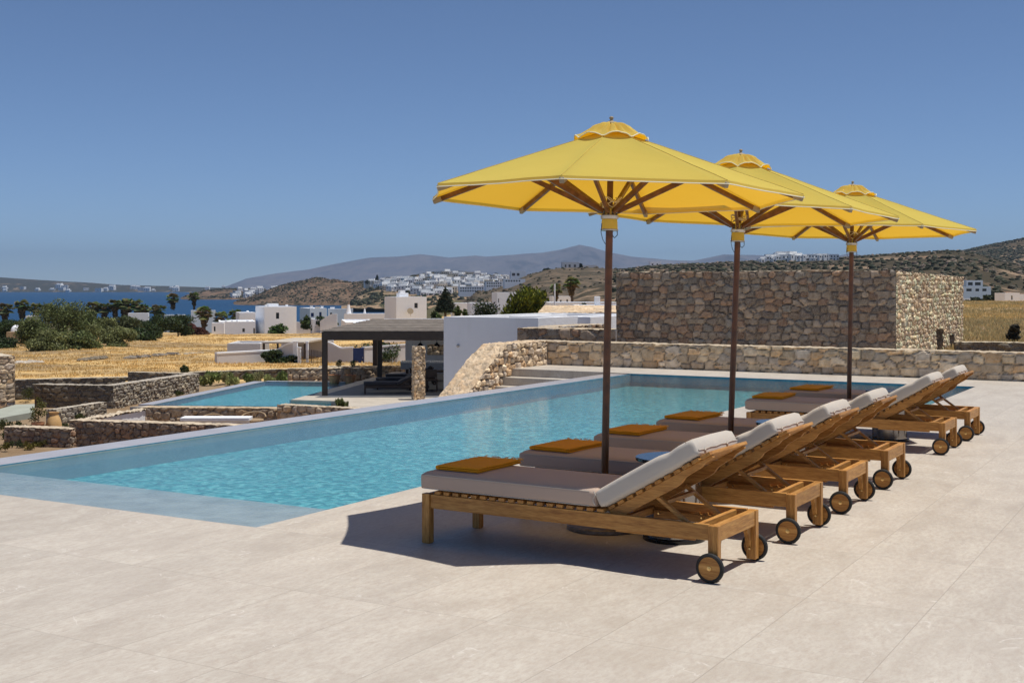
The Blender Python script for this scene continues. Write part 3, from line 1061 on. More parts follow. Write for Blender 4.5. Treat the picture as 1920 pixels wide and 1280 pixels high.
    for k_, (x_, y_) in enumerate([(.694, -.20), (.694, .12)]):
        b = MB()
        pts = [BM @ Vector((x_ + .010 * math.sin(t * 1.3 + 1), y_ - .012 * (t % 2), .052 - t * .011)) for t in range(6)]
        b.tube(pts, .0045, 6)
        b.build('cushion_tie', pi, c2)
    b = MB()
    b.tube([Vector((1.222 + .01 * math.sin(t * 1.9), -.307, .43 - t * .02)) for t in range(5)], .004, 6)
    b.build('cushion_tie', pi, c)
    return root


def bevel_off(o):
    for c in [o] + kids(o):
        for m in list(c.modifiers): c.modifiers.remove(m)


# (middle b, foot a, turn): six loungers in pairs along the pool
LG = 'sun loungers lined up along the pool'
L_SPOTS = [(.40, -1.262, -2.0, 'nearest teak sun lounger with raised back at the front of the row'),
           (1.605, -1.305, -.3, 'second teak sun lounger from the front, just beyond the nearest parasol pole'),
           (2.775, -1.315, 0, 'third teak sun lounger from the front, before the middle parasol pole'),
           (4.005, -1.32, 0, 'fourth teak sun lounger from the front, just beyond the middle parasol pole'),
           (6.33, -1.32, 0, 'fifth teak sun lounger from the front, before the farthest parasol pole'),
           (7.585, -1.335, 0, 'farthest teak sun lounger, last of the row by the far pool corner')]
proto = make_lounger((M['teak_x'], M['teak_y'], M['teak_z'], M['cushion'], M['piping'], M['rubber'], M['brass']), 'x', LG)
LOUNGERS = []
for i, (bm, af, rot, lab) in enumerate(L_SPOTS):
    o = proto if i == 0 else copy_tree(proto)
    o['label'] = lab
    o.matrix_world = DECK @ Matrix.Translation((-af - .004, bm + (.045 if i == 0 else 0), 0)) @ Matrix.Rotation(math.radians(rot), 4, 'Z')
    LOUNGERS.append(o)


# ------------------------------------------------------------------ folded throws on the foot ends
def make_throw(seed):
    b = MB()
    nx, ny = 14, 22
    W_, L_ = .315, .50
    R = random.Random(seed)
    for lay in range(3):
        z0 = .0012 + lay * .0100
        dx, dy = R.uniform(-.006, .006), R.uniform(-.008, .008)
        vs = []
        for t in (0, 1):
            for j in range(ny + 1):
                for i in range(nx + 1):
                    x = (i / nx) * W_ + dx; y = (j / ny) * L_ + dy
                    e = min(i, nx - i) / nx
                    zz = z0 + t * .0092 - (.003 * t if min(i, nx - i, j, ny - j) == 0 else 0)
                    zz += .004 * float(vnoise(np.array(x * 14 + seed), np.array(y * 10), seed)) * (lay + 1) / 3
                    vs.append((x, y, zz))
        fs = []
        n1 = (nx + 1) * (ny + 1)
        for j in range(ny):
            for i in range(nx):
                a = j * (nx + 1) + i
                fs.append((a + n1, a + 1 + n1, a + nx + 2 + n1, a + nx + 1 + n1)); fs.append((a, a + nx + 1, a + nx + 2, a + 1))
        for j in range(ny):
            for i in (0, nx):
                a = j * (nx + 1) + i; c = a + nx + 1
                fs.append((a, c, c + n1, a + n1))
        for i in range(nx):
            for j in (0, ny):
                a = j * (nx + 1) + i
                fs.append((a, a + 1, a + 1 + n1, a + n1))
        b.add(vs, fs)
    # the rolled fold along one side
    b.tube([(.0, y, .0155) for y in np.linspace(.0, .49, 12)], .0135, 10)
    o = b.build('throw', M['throw'], smooth=60)
    f = MB()
    for i in range(60):
        x = R.uniform(.0, W_); y0 = L_ - .004; z = R.choice((.012, .022, .032))
        l = R.uniform(.028, .055); s = R.uniform(-.018, .018)
        f.tube([(x, y0, z), (x + s * .5, y0 + l * .5, z + R.uniform(-.002, .006)), (x + s, y0 + l, max(.003, z - R.uniform(.0, .014)))], [.0032, .0028, .0016], 5)
    for i in range(16):
        y = R.uniform(.30, L_); z = .022
        l = R.uniform(.02, .035)
        f.tube([(-.002, y, z), (-.002 - l * .7, y + .006, z + .003), (-.002 - l, y + .012, z - .006)], [.0030, .0026, .0016], 5)
    f.build('fringe', M['fringe'], o)
    return o


throws = [make_throw(1), make_throw(2)]
TW = ['on the nearest lounger', 'on the second lounger, left of the nearest parasol pole', 'on the third lounger, right of the nearest parasol pole',
      'on the fourth lounger, at left of the middle parasol pole', 'on the fifth lounger, nearest to the farthest lounger', 'on the farthest lounger at the far pool corner']
for i, lo in enumerate(LOUNGERS):
    o = throws[i] if i < 2 else copy_tree(throws[i % 2])
    tag(o, 'folded mustard throw ' + TW[i], 'throw', 'folded throws on the loungers')
    R = random.Random(40 + i)
    o.matrix_world = lo.matrix_world @ Matrix.Translation((.03 + (R.uniform(-.0, .02)), -.20 + (0 if i == 0 else R.uniform(-.04, .02)), .4485)) @ Matrix.Rotation(math.radians(0 if i == 0 else R.uniform(-5, 3)), 4, 'Z')


# ------------------------------------------------------------------ parasols
RIMR, RIMZ, TOPZ = 1.265, 2.217, 2.665
A0 = math.radians(-17.2)


def make_parasol(tilt, rot, seed):
    root = empty('parasol')
    R = random.Random(seed)
    parts = []
    b = MB(); b.lathe([(0, .0), (.242, .0), (.247, .006), (.247, .026), (.240, .032), (.05, .036), (0, .036)], 64); b.build('base_plate', M['basestone'], root, smooth=35)
    b = MB(); b.lathe([(.031, .036), (.031, .30), (.028, .302), (.0, .302)], 24); b.build('base_sleeve', M['steel'], root, smooth=40)
    b = MB(); b.tube([(0, 0, .28), (0, 0, 2.0)], .0245, 24); parts.append(b.build('pole', M['pole'], root, smooth=40))
    b = MB(); b.tube([(0, 0, 2.0), (0, 0, 2.692)], .021, 16); parts.append(b.build('upper_pole', M['pole'], root, smooth=40))
    def z_at(r): return TOPZ + (RIMZ - TOPZ) * (r / RIMR) - .018 * math.sin(math.pi * min(1, r / RIMR)) * 0
    # canopy
    cm = MB(); nr, ns = 18, 10
    V = []; idx = {}
    rs = [.06 + (RIMR - .06) * (i / nr) for i in range(nr + 1)]
    for i, r in enumerate(rs):
        for k in range(8):
            for j in range(ns):
                t = j / ns
                a0 = A0 + rot + k * math.pi / 4; a1 = a0 + math.pi / 4
                p0 = Vector((math.cos(a0), math.sin(a0))); p1 = Vector((math.cos(a1), math.sin(a1)))
                p = p0.lerp(p1, t) * r
                sag = math.sin(math.pi * t)
                p *= 1 - .018 * sag * (r / RIMR) ** 2
                z = z_at(r) - .014 * sag * math.sin(math.pi * min(1, r / RIMR)) 
                # taut folds near ribs and small ripples
                z += .0035 * float(fbm(np.array(p.x * 5 + seed), np.array(p.y * 5), seed, 3)) * 2
                V.append(Vector((p.x, p.y, z)))
    W = 8 * ns
    fs = [(i * W + j, i * W + (j + 1) % W, (i + 1) * W + (j + 1) % W, (i + 1) * W + j) for i in range(nr) for j in range(W)]
    # hem flap hanging 2.5 cm
    base = (nr) * W
    V2 = V + [V[base + j] + Vector((V[base + j].x * .004, V[base + j].y * .004, -.020)) for j in range(W)]
    fs += [((nr) * W + j, nr * W + (j + 1) % W, (nr + 1) * W + (j + 1) % W, (nr + 1) * W + j) for j in range(W)]
    cm.add(V2, fs)
    can = cm.build('canopy', M['canvas'], root, smooth=30); parts.append(can)
    hm = MB(); hm.tube([V2[(nr + 1) * W + j] for j in range(W)], .0038, 6, closed=True)
    hm.build('hem', M['hem'], can)
    sm = MB()
    for k in range(8):
        sm.tube([V[i * W + k * ns] + Vector((0, 0, .0015)) for i in range(nr + 1)], .0022, 5)
    sm.build('seam', simple('seam_thread', (.55, .40, .08), .9) if 'seam' not in M else M['seam'], can)
    # vent cap, ruffled
    vm = MB(); n = 96; prof = [(.036, 0), (.06, .02), (.085, .07), (.105, .17), (.125, .30), (.15, .45), (.18, .62), (.215, .81), (.252, 1.0)]
    VV = []
    for (r, t) in prof:
        for j in range(n):
            a = 2 * math.pi * j / n
            lob = abs(math.sin(4 * (a - A0 - rot)))           # 0 over the ribs, 1 mid-panel
            cr = math.cos(math.pi / 8) / math.cos(((a - A0 - rot) % (math.pi / 4)) - math.pi / 8)
            rr = r * (cr if t > .3 else 1) * (1 + .05 * t * lob)
            z = 2.698 - .118 * t + .036 * lob ** .7 * t ** 2.0
            f = (math.sin(a * 17 + seed) + .7 * math.sin(a * 29 + 2 * seed)) * .0075 * (math.sin(math.pi * min(1, t * 1.1 + .1)) * 1.9 + .2)
            z += f
            VV.append(Vector((rr * math.cos(a), rr * math.sin(a), z)))
    fs = [(i * n + j, i * n + (j + 1) % n, (i + 1) * n + (j + 1) % n, (i + 1) * n + j) for i in range(len(prof) - 1) for j in range(n)]
    vm.add(VV, fs)
    vc = vm.build('vent_cap', M['canvas'], root, smooth=180); parts.append(vc)
    hm = MB(); hm.tube([VV[(len(prof) - 1) * n + j] for j in range(n)], .0042, 6, closed=True); hm.build('hem', M['hem'], vc)
    b = MB(); b.lathe([(.0, 2.696), (.040, 2.698), (.043, 2.704), (.036, 2.712), (.018, 2.717), (.010, 2.724), (.009, 2.730), (.014, 2.736), (.015, 2.743), (.009, 2.750), (0, 2.752)], 24)
    parts.append(b.build('finial', M['ribcap'], root, smooth=50))
    # hub at the top of the pole, runner lower down
    b = MB(); b.lathe([(.022, 2.585), (.055, 2.585), (.058, 2.60), (.055, 2.625), (.022, 2.628)], 24); parts.append(b.build('top_hub', M['steel'], root, smooth=40))
    b = MB(); b.lathe([(.0215, 2.062), (.058, 2.062), (.060, 2.067), (.060, 2.085), (.052, 2.092), (.040, 2.135), (.0215, 2.14)], 32); rn = b.build('runner', M['steel'], root, smooth=40); parts.append(rn)
    b = MB(); b.lathe([(.026, 1.995), (.0545, 1.995), (.0555, 2.0), (.0535, 2.04), (.051, 2.061), (.026, 2.061)], 32); cl = b.build('collar', M['canvas'], root, smooth=50); parts.append(cl)
    b = MB(); b.lathe([(.0545, 1.982), (.059, 1.984), (.059, 1.992), (.0545, 1.9945), (.026, 1.9945), (.026, 1.982)], 32); b.build('collar_ring', M['steel'], cl, smooth=50)
    for k in range(8):
        a = A0 + rot + k * math.pi / 4
        d = Vector((math.cos(a), math.sin(a), 0)); up = Vector((0, 0, 1))
        p0 = d * .055 + up * (z_at(.055) - .045); p1 = d * 1.242 + up * (z_at(1.242) - .030)
        b = MB(); b.bar(p0, p1, .024, .034); rb = b.build('rib', M['rib'], root, bevel=.003); parts.append(rb)
        b = MB(); b.bar(p0.lerp(p1, .965), p0.lerp(p1, 1.018), .029, .038); b.build('rib_pocket', M['ribcap'], rb, bevel=.005)
        q0 = d * .052 + up * 2.112; q1 = p0.lerp(p1, .50) + up * -.014
        b = MB(); b.bar(q0, q1, .023, .034); s_ = b.build('strut', M['rib'], root, bevel=.003); parts.append(s_)
        sd = d.cross(up)
        b = MB(); b.tube([q0 + sd * .014, q0 - sd * .014], .006, 8); b.build('strut_pin', M['steel'], s_)
    # cords wound on the runner
    b = MB()
    for k in range(9):
        a = R.uniform(0, 6.28); r0 = R.uniform(.05, .075)
        pts = [Vector((math.cos(a + t * .35) * (r0 + .008 * math.sin(t * 2 + k)), math.sin(a + t * .35) * (r0 + .008 * math.sin(t * 2 + k)), 2.15 + .022 * math.sin(t * .9 + k) + .005 * k)) for t in range(9)]
        b.tube(pts, .0035, 5)
    parts.append(b.build('cord', M['rope'], root, smooth=180))
    b = MB()
    b.tube([(-.054, -.02, 2.03), (-.057, -.022, 1.97), (-.045, -.02, 1.925), (-.026, -.008, 1.895)], .0022, 5)
    b.tube([(.05, -.02, 1.985), (.052, -.022, 1.955), (.034, -.02, 1.935), (.024, -.008, 1.95)], .003, 5)
    parts.append(b.build('pull_cord', M['darkcord'], root, smooth=180))
    T_ = tilt.to_4x4()
    for p in parts: p.matrix_local = T_ @ p.matrix_local
    return root


UG = 'yellow parasols shading the loungers'
def tiltm(dx, dy):
    """lean towards +x by dx degrees and +y by dy degrees"""
    return (Matrix.Rotation(math.radians(dx), 3, 'Y') @ Matrix.Rotation(-math.radians(dy), 3, 'X'))
U_SPOTS = [(Vector((.612, 8.20, 0)), (1.15, 1.0), 0.0, 3, 'nearest and largest looking yellow parasol on a dark wooden pole'),
           (Vector((1.790, 10.155, 0)), (2.2, .6), .04, 5, 'middle one of the three yellow parasols'),
           (Vector((3.61, 13.20, 0)), (1.2, .8), -.2, 9, 'farthest yellow parasol, at the right end of the three')]
for loc, (tx_, ty_), rot, sd, lab in U_SPOTS:
    o = make_parasol(tiltm(tx_, ty_), rot, sd)
    o.location = loc
    tag(o, lab, 'parasol', UG)


# ------------------------------------------------------------------ side tables
def make_table():
    root = empty('side_table')
    b = MB(); b.lathe([(0, .0), (.198, .0), (.200, .004), (.200, .022), (.186, .028), (0, .028)], 64); b.build('base', M['blackmetal'], root, smooth=35)
    b = MB(); b.lathe([(.178, .028), (.178, .500), (0, .500)], 64); b.build('drum', M['drum'], root, smooth=35)
    b = MB(); b.lathe([(0, .501), (.242, .501), (.247, .505), (.247, .520), (.243, .524), (0, .524)], 72); b.build('table_top', M['blacktop'], root, smooth=35)
    return root


M['drum'] = simple('mirror_drum', (.30, .28, .27), .14, .15, 3, metal=1.0)
tb = make_table()
for i, (a_, b_, lab) in enumerate([(-2.57, 1.05, 'round black side table between the two nearest loungers'),
                                   (-2.57, 3.40, 'round black side table between the third and fourth loungers'),
                                   (-2.57, 6.93, 'round black side table between the two farthest loungers')]):
    o = tb if i == 0 else copy_tree(tb)
    o.matrix_world = DECK @ Matrix.Translation((-a_, b_, 0))
    tag(o, lab, 'side table', 'side tables among the loungers')
# ------------------------------------------------------------------ terrace walls in the deck's frame
MORT_D = (.10, .08, .065)
rubble_wall('low_stone_wall', (-7.2, 16.36), (13, 16.36), .5, -1.0, .485, 'long low rubble stone wall with pale cap along the far side of the pool deck', pal=PAL_WARM,
            sw=.24, sh=.15, depth=.035, res=.028, seed=4, Mw=DECK, sides='LR')
rubble_wall('stone_parapet', (-6.62, 11.2), (-6.62, 16.36), .58, -3.2,
            lambda s: np.minimum(.485, .485 - (3.42 - s) * .625 + .05 * np.exp(-((s - 3.42) / .3) ** 2) * -1), 'sloping rubble stone parapet running down beside the steps',
            pal=PAL_WARM, sw=.17, sh=.13, depth=.06, res=.03, seed=6, Mw=DECK, sides='L', mortar=(.16, .12, .08), capstones=(.15, .11, calm(PAL_WARM, .35, .95), (.42, .34, .24), .016))


for (nm, x0, x1, y0, y1, zt_) in (('bounce_gravel', -7.2, 14, 16.87, 22.2, .03), ('bounce_paving', -16, -7.25, 15.0, 25.2, -2.5)):  # pale slabs added to bounce sunlight onto the shaded walls behind
    b = MB(); b.box(x0, x1, y0, y1, zt_ - .6, zt_)
    tag(b.build(nm, simple('pale_bounce_gravel', (.50, .46, .40), .9, .12, 4, .4), M=DECK), kind='structure')


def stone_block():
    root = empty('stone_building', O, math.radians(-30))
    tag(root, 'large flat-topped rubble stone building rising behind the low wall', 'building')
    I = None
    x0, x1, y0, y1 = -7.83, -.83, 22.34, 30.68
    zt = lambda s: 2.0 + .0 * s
    rubble_wall('front_wall', (x0, y0), (x1, y0), .5, -1, zt, None, pal=PAL_DARK, mortar=(.15, .12, .10), sw=.225, sh=.165, depth=.05, res=.03, seed=21, sides='L', parent=root, cap=(.55, .47, .36))  # same stone as the side, its shade put into a darker palette
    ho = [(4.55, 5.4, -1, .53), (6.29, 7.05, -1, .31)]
    rubble_wall('side_wall', (x1, y0 + .001), (x1, y1), .5, -1, lambda s: 1.98 - .008 * s, None, pal=np.concatenate([calm(PAL_WARM, .45, 1.3), calm(PAL_WARM, .45, .95)]), mortar=(.20, .14, .08), sw=.15, sh=.11, depth=.06, res=.03, seed=31, sides='R', holes=ho, parent=root, cap=(.58, .48, .35))  # sunlight on this face is put into the paler, warmer palette
    b = MB()
    for (a0, a1, b0, b1) in ho:
        ya, yb = y0 + a0, y0 + a1
        X0, X1 = x1 - .55, x1 + .0
        b.add([(X1, ya, b0), (X0, ya, b0), (X0, ya, b1), (X1, ya, b1)], [(0, 1, 2, 3)])
        b.add([(X1, yb, b0), (X0, yb, b0), (X0, yb, b1), (X1, yb, b1)], [(0, 1, 2, 3)])
        b.add([(X1, ya, b1), (X0, ya, b1), (X0, yb, b1), (X1, yb, b1)], [(0, 1, 2, 3)])
        b.add([(X0, ya, b0), (X0, yb, b0), (X0, yb, b1), (X0, ya, b1)], [(0, 1, 2, 3)])
    b.build('doorway_reveal', M['rooftile'], root)
    b = MB(); b.box(x0 + .3, x1 - .56, y0 + .3, y1 - .1, -1, 1.9); b.build('roof', M['rooftile'], root)


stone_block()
rubble_wall('stone_wall', (-10.75, 22.34), (-7.84, 22.34), .9, -2.0, .53, 'dark low rubble wall joining the left side of the stone building', pal=PAL_DARK * .95, mortar=(.12, .08, .065),
            sw=.34, sh=.22, depth=.05, res=.035, seed=41, Mw=DECK, sides='L')
rubble_wall('stone_wall', (-10.0, 22.34 + .92), (-10.0, 26.2), .75, -2.0, .55, 'flat pale-topped stone wall running back beside the plain white building', pal=PAL_DARK, mortar=(.10, .08, .065),
            sw=.34, sh=.22, depth=.05, res=.05, seed=43, Mw=DECK, sides='')
# dry wall along the field on the right
p0 = Vector((xat(1790, 31.5), 31.5, 0)); p1 = Vector((xat(2150, 29.5), 29.5, 0))
rubble_wall('stone_wall', p0, p1, .45, -.5, .225, 'low dark field wall with pale top at the right edge, below the dry grass', pal=PAL_GREY * .7, sw=.3, sh=.16, depth=.04, res=.04, seed=47, sides='L', cap=(.55, .48, .36))


# ------------------------------------------------------------------ houses
def wall_open(b, org, d, L, z0, z1, holes, n, depth=.18):
    """wall sheet with window openings and their reveals; holes (s0,s1,z0,z1)"""
    ss = sorted({0.0, L, *[h[0] for h in holes], *[h[1] for h in holes]}); zs = sorted({z0, z1, *[h[2] for h in holes], *[h[3] for h in holes]})
    def pt(s, z, k=0): return Vector((org[0] + d[0] * s - n[0] * k, org[1] + d[1] * s - n[1] * k, z))
    for i in range(len(ss) - 1):
        for j in range(len(zs) - 1):
            sm, zm = (ss[i] + ss[i + 1]) / 2, (zs[j] + zs[j + 1]) / 2
            if any(h[0] < sm < h[1] and h[2] < zm < h[3] for h in holes): continue
            b.add([pt(ss[i], zs[j]), pt(ss[i + 1], zs[j]), pt(ss[i + 1], zs[j + 1]), pt(ss[i], zs[j + 1])], [(0, 1, 2, 3)])
    for h in holes:
        c = [(h[0], h[2]), (h[1], h[2]), (h[1], h[3]), (h[0], h[3])]
        for i in range(4):
            p, q = c[i], c[(i + 1) % 4]
            b.add([pt(*p), pt(*q), pt(*q, depth), pt(*p, depth)], [(0, 1, 2, 3)])


def house(name, label, pa, pb, pc, ytop, Y, zbase, phi=18.0, wins=(), depth=None, mat='white', group=None, cat='house', pane='glass', rim=.14, box=None):
    """front between bearings pb..pc, left flank back to pa; windows as (x0,x1,y0,y1) on the picture-survey of the front"""
    f = math.radians(phi)
    B = Vector((xat(pb, Y), Y)); d = Vector((math.cos(f), math.sin(f))); bk = Vector((-math.sin(f), math.cos(f)))
    rc = (pc - CX) / FOC
    L = (rc * B.y - B.x) / (d.x - rc * d.y)
    ra = (pa - CX) / FOC
    if depth is None:
        den = (bk.x - ra * bk.y)
        depth = (ra * B.y - B.x) / den if abs(den) > 1e-6 and pa < pb else 5.0
        depth = min(max(depth, 2.5), 14)
    n = -bk
    zt = EYE - (ytop - HY) / FOC * Y
    holes = []
    for (x0, x1, y0, y1) in wins:
        r0, r1 = (x0 - CX) / FOC, (x1 - CX) / FOC
        s0 = (r0 * B.y - B.x) / (d.x - r0 * d.y); s1 = (r1 * B.y - B.x) / (d.x - r1 * d.y)
        Yc = B.y + d.y * (s0 + s1) / 2
        holes.append((max(.05, s0), min(L - .05, s1), EYE - (y1 - HY) / FOC * Yc, EYE - (y0 - HY) / FOC * Yc))
    root = empty(name, (B.x, B.y, zbase))
    if label: tag(root, label, cat, group)
    iv = Matrix.Translation((-B.x, -B.y, -zbase))
    b = MB()
    org = (B.x, B.y)
    wall_open(b, org, d, L, zbase, zt, holes, n)
    C = [B, B + d * L, B + d * L + bk * depth, B + bk * depth]
    def q(i, j): b.add([(C[i].x, C[i].y, zbase), (C[j].x, C[j].y, zbase), (C[j].x, C[j].y, zt), (C[i].x, C[i].y, zt)], [(0, 1, 2, 3)])
    q(1, 2); q(2, 3); q(3, 0)
    # parapet ring and sunk roof
    w = min(.35, L * .1)
    I = [B + d * w + bk * w, B + d * (L - w) + bk * w, B + d * (L - w) + bk * (depth - w), B + d * w + bk * (depth - w)]
    for i in range(4):
        j = (i + 1) % 4
        b.add([(C[i].x, C[i].y, zt), (C[j].x, C[j].y, zt), (I[j].x, I[j].y, zt), (I[i].x, I[i].y, zt)], [(0, 1, 2, 3)])
        b.add([(I[i].x, I[i].y, zt), (I[j].x, I[j].y, zt), (I[j].x, I[j].y, zt - rim), (I[i].x, I[i].y, zt - rim)], [(0, 1, 2, 3)])
    b.add([(p.x, p.y, zt - rim) for p in I], [(0, 1, 2, 3)])
    b.v = [tuple(iv @ Vector(p)) for p in b.v]
    b.build('wall', M[mat], root)
    for h in holes:
        wb = MB()
        def pt(s, z, k): return iv @ Vector((B.x + d.x * s - n.x * k, B.y + d.y * s - n.y * k, z))
        k = .15
        wb.add([pt(h[0], h[2], k), pt(h[1], h[2], k), pt(h[1], h[3], k), pt(h[0], h[3], k)], [(0, 1, 2, 3)])
        wb.build('window', M[pane if (h[3] - h[2]) < 1.8 else 'shutter'], root)
    root['top'] = zt
    return root, B, d, bk, L, depth, zt


def roofbox(root, x0, x1, y0, y1, h, mat='white', name='roof_structure', key=None):
    """box standing on a house roof, in metres along / behind the front"""
    _, B, d, bk, L, D, zt = key
    b = MB()
    c = [B + d * x + bk * y for (x, y) in ((x0, y0), (x1, y0), (x1, y1), (x0, y1))]
    zb = root.location.z
    b.slab([(p.x - root.location.x, p.y - root.location.y) for p in c], zt - zb - .3, zt - zb + h)
    return b.build(name, M[mat], root, bevel=.03)


def mid_houses():
    r = house('white_house', 'tall plain white house with one window behind the clipped tree', 479, 496, 556, 575, 228, -8, 22, [(517.5, 523.5, 586, 597.5)])
    roofbox(r[0], 1.0, 2.9, 1.5, 3.2, .55, key=r); roofbox(r[0], .2, .6, .5, 1.0, .4, name='chimney', key=r); roofbox(r[0], 4.4, 4.8, 2, 2.5, .35, name='chimney', key=r)
    r = house('white_house', 'long single-storey white house left of the tall plain one', 398, 411, 479, 603, 226, -8.5, 14, [(401.5, 405, 615, 627), (454.5, 459, 615.5, 622.5), (475, 478, 615, 627)][1:])
    for x in (1.0, 2.1, 3.0, 4.9): roofbox(r[0], x, x + .4, .2, .5, .2, name='parapet_block', key=r)
    r = house('white_house', 'small white house set back behind the long single-storey house', 442, 449, 480, 586, 246, -8.5, 18, [])
    b = MB(); b.lathe([(.0, 0), (.25, 0), (.3, .2), (.2, .35), (0, .4)], 10, Matrix.Translation((1.3, 1.5, r[6] - r[0].location.z))); b.build('chimney', M['white'], r[0])
    r = house('white_house', 'shaded white house with two dark blue windows seen over shrubs', 562, 581, 613, 578, 300, -10.5, 20, [(583.0, 588.5, 586.5, 594), (598.5, 603, 585, 593)], pane='blue')
    roofbox(r[0], .2, .9, .6, 1.3, .55, name='chimney', key=r); roofbox(r[0], 1.5, 2.6, .6, 1.3, .4, name='water_tank', mat='concrete', key=r); roofbox(r[0], 2.9, 3.5, .8, 1.4, .5, name='chimney', key=r)
    r = house('white_house', 'cream white house beside the one with blue windows', 613, 615, 662, 579, 303, -10.5, 8, [(619, 622.5, 586, 591)])
    roofbox(r[0], .5, 1.6, .8, 1.5, .4, key=r)
    r = house('white_house', 'wide low white house with two conical chimneys', 629, 650, 727, 588, 205, -7.5, 8, [(642.5, 645, 599, 610), (694, 697, 600, 607)])
    for (x, hh, rr) in ((.3, 1.5, .5), (3.0, .85, .22)):
        b = MB(); b.lathe([(rr, 0), (rr * .7, hh * .45), (rr * .42, hh * .9), (rr * .4, hh), (0, hh)], 14)
        c = b.build('chimney', M['white'], r[0], smooth=40); p = r[1] + r[2] * x + r[3] * .8
        c.location = (p.x - r[0].location.x, p.y - r[0].location.y, r[6] - r[0].location.z)
    r = house('white_house', 'square white tower house with a rooftop box and a satellite dish', 721, 743, 800, 556.5, 190, -6, 24, [(777, 783.5, 568, 577.5)])
    roofbox(r[0], .9, 2.4, 1.2, 2.6, .6, key=r); roofbox(r[0], 1.1, 1.9, 1.3, 2.3, 1.0, name='stair_head', key=r)
    b = MB(); b.lathe([(0, 0), (.25, .03), (.45, .1), (.5, .16)], 18); ds = b.build('satellite_dish', M['ribcap'], r[0], smooth=60)
    p = r[1] + r[2] * 2.1 - r[3] * .45; ds.location = (p.x - r[0].location.x, p.y - r[0].location.y, 4.0); ds.rotation_euler = (math.radians(70), 0, .3)
    b = MB(); b.bar((p.x - r[0].location.x, p.y - r[0].location.y + .1, 4.0), (p.x - r[0].location.x + .1, p.y - r[0].location.y + .4, 3.2), .06, .06); b.build('dish_arm', M['steel'], r[0])
    house('white_house', 'long flat white roof house just left of the near white building', 700, 720, 850, 598.5, 118, -4.5, 6, [(741, 745, 602, 606)])
    # carob coloured slab roof in front of it
    r = house('white_house', 'low white outbuilding below the wide low house', 655, 664, 722, 609, 128, -4.8, 8, [])
    # left, among the trees
    house('white_house', 'white house with a flat roof showing behind the palm cluster', 222, 240, 278, 587, 270, -11, 12, [])
    house('white_house', 'broad white house behind the two tall palms', 342, 358, 404, 582, 290, -12, 14, [(377, 380, 598, 604)])
    house('white_house', 'low white wall house in front of the dark trees at left', 300, 305, 345, 590, 300, -12, 6, [])
    house('white_house', 'small white terrace house left of the long single-storey house', 392, 397, 420, 605, 215, -8, 10, [(401, 404, 612, 621)])
    house('white_house', 'small white block showing through the trees at the far left', 45, 48, 66, 592, 260, -10, 6, [])
    # chapel
    c = G(22, 648, 60)
    root = empty('chapel', (xat(22, c.y + 6), c.y + 6, -5.5)); tag(root, 'small ochre chapel with a white dome at the left edge', 'chapel')
    s = (c.y + 6) / FOC
    b = MB(); b.box(-10 * s, 13 * s, 0, 3, 0, EYE + 5.5 - 82 * s); b.build('wall', simple('ochre_plaster', (.50, .38, .24), .9), root)
    b = MB(); zz = EYE + 5.5 - 82 * s
    b.lathe([(10.5 * s * math.cos(t * math.pi / 16), zz + 12.5 * s * math.sin(t * math.pi / 16)) for t in range(9)], 24, Matrix.Translation((-1 * s, 1.3, 0))); b.build('dome', M['white'], root, smooth=60)
    b = MB(); b.box(7 * s, 9 * s, -.03, 0.02, zz - 12 * s, zz - 6 * s); b.build('window', M['glass'], root)
    # right of the near white building
    house('white_house', 'low white house left of the big round bush, right of the tower house', 845, 850, 880, 568, 150, -5, 8, [])
    house('white_house', 'long low white house behind the dark hedge', 876, 882, 950, 567.5, 96, -3.5, 8, [])
    r = house('white_house', 'white house block directly behind the big round bush', 928, 932, 990, 548, 92, -3.5, 10, [(934, 936, 560, 567)])
    house('white_house', 'long low white house with a grey upper band right of the big bush', 1020, 1030, 1160, 567, 120, -3.5, 4, [], mat='white')
    house('white_house', 'distant white terrace below the brown hill, beside the palm', 1030, 1036, 1075, 555, 230, -4, 8, [(1050, 1053, 562, 566), (1062, 1065, 561, 566)])
    r = house('white_house', 'white house with a square chimney, left of the stone building', 1075, 1080, 1175, 572, 78, -3, 4, [])
    roofbox(r[0], 1.27, 1.60, .4, .75, .55, name='chimney', key=r)
    b = MB(); b.lathe([(0, 0), (.15, .02), (.27, .09)], 16); ds = b.build('satellite_dish', M['ribcap'], r[0], smooth=60); ds.location = (xat(1150, 78) - r[0].location.x, .6, 3.25); ds.rotation_euler = (1.2, .3, -.4)
    # far right
    r = house('white_villa', 'two-storey white villa on the slope right of the stone building', 1806, 1812, 1843, 525.5, 330, -2, 6, [(1815, 1824, 529, 535), (1828, 1839, 529, 535)])
    house('white_villa', 'wider lower storey with terrace below the white villa', 1800, 1806, 1858, 537, 322, -2, 6, [(1812, 1822, 541, 546), (1829, 1836, 541, 546), (1842, 1850, 541, 546)])
    house('white_house', 'small white house standing at the top of the dry field, far right', 1878, 1884, 1912, 549, 160, -1.5, 8, [(1896, 1899, 554, 562)])
    house('white_house', 'white wall house beyond the field at the right edge', 1895, 1910, 1990, 552, 175, -1.5, 6, [])
    house('white_house', 'small white outbuilding below the villa among dark bushes', 1806, 1808, 1835, 560, 250, -2.5, 4, [])
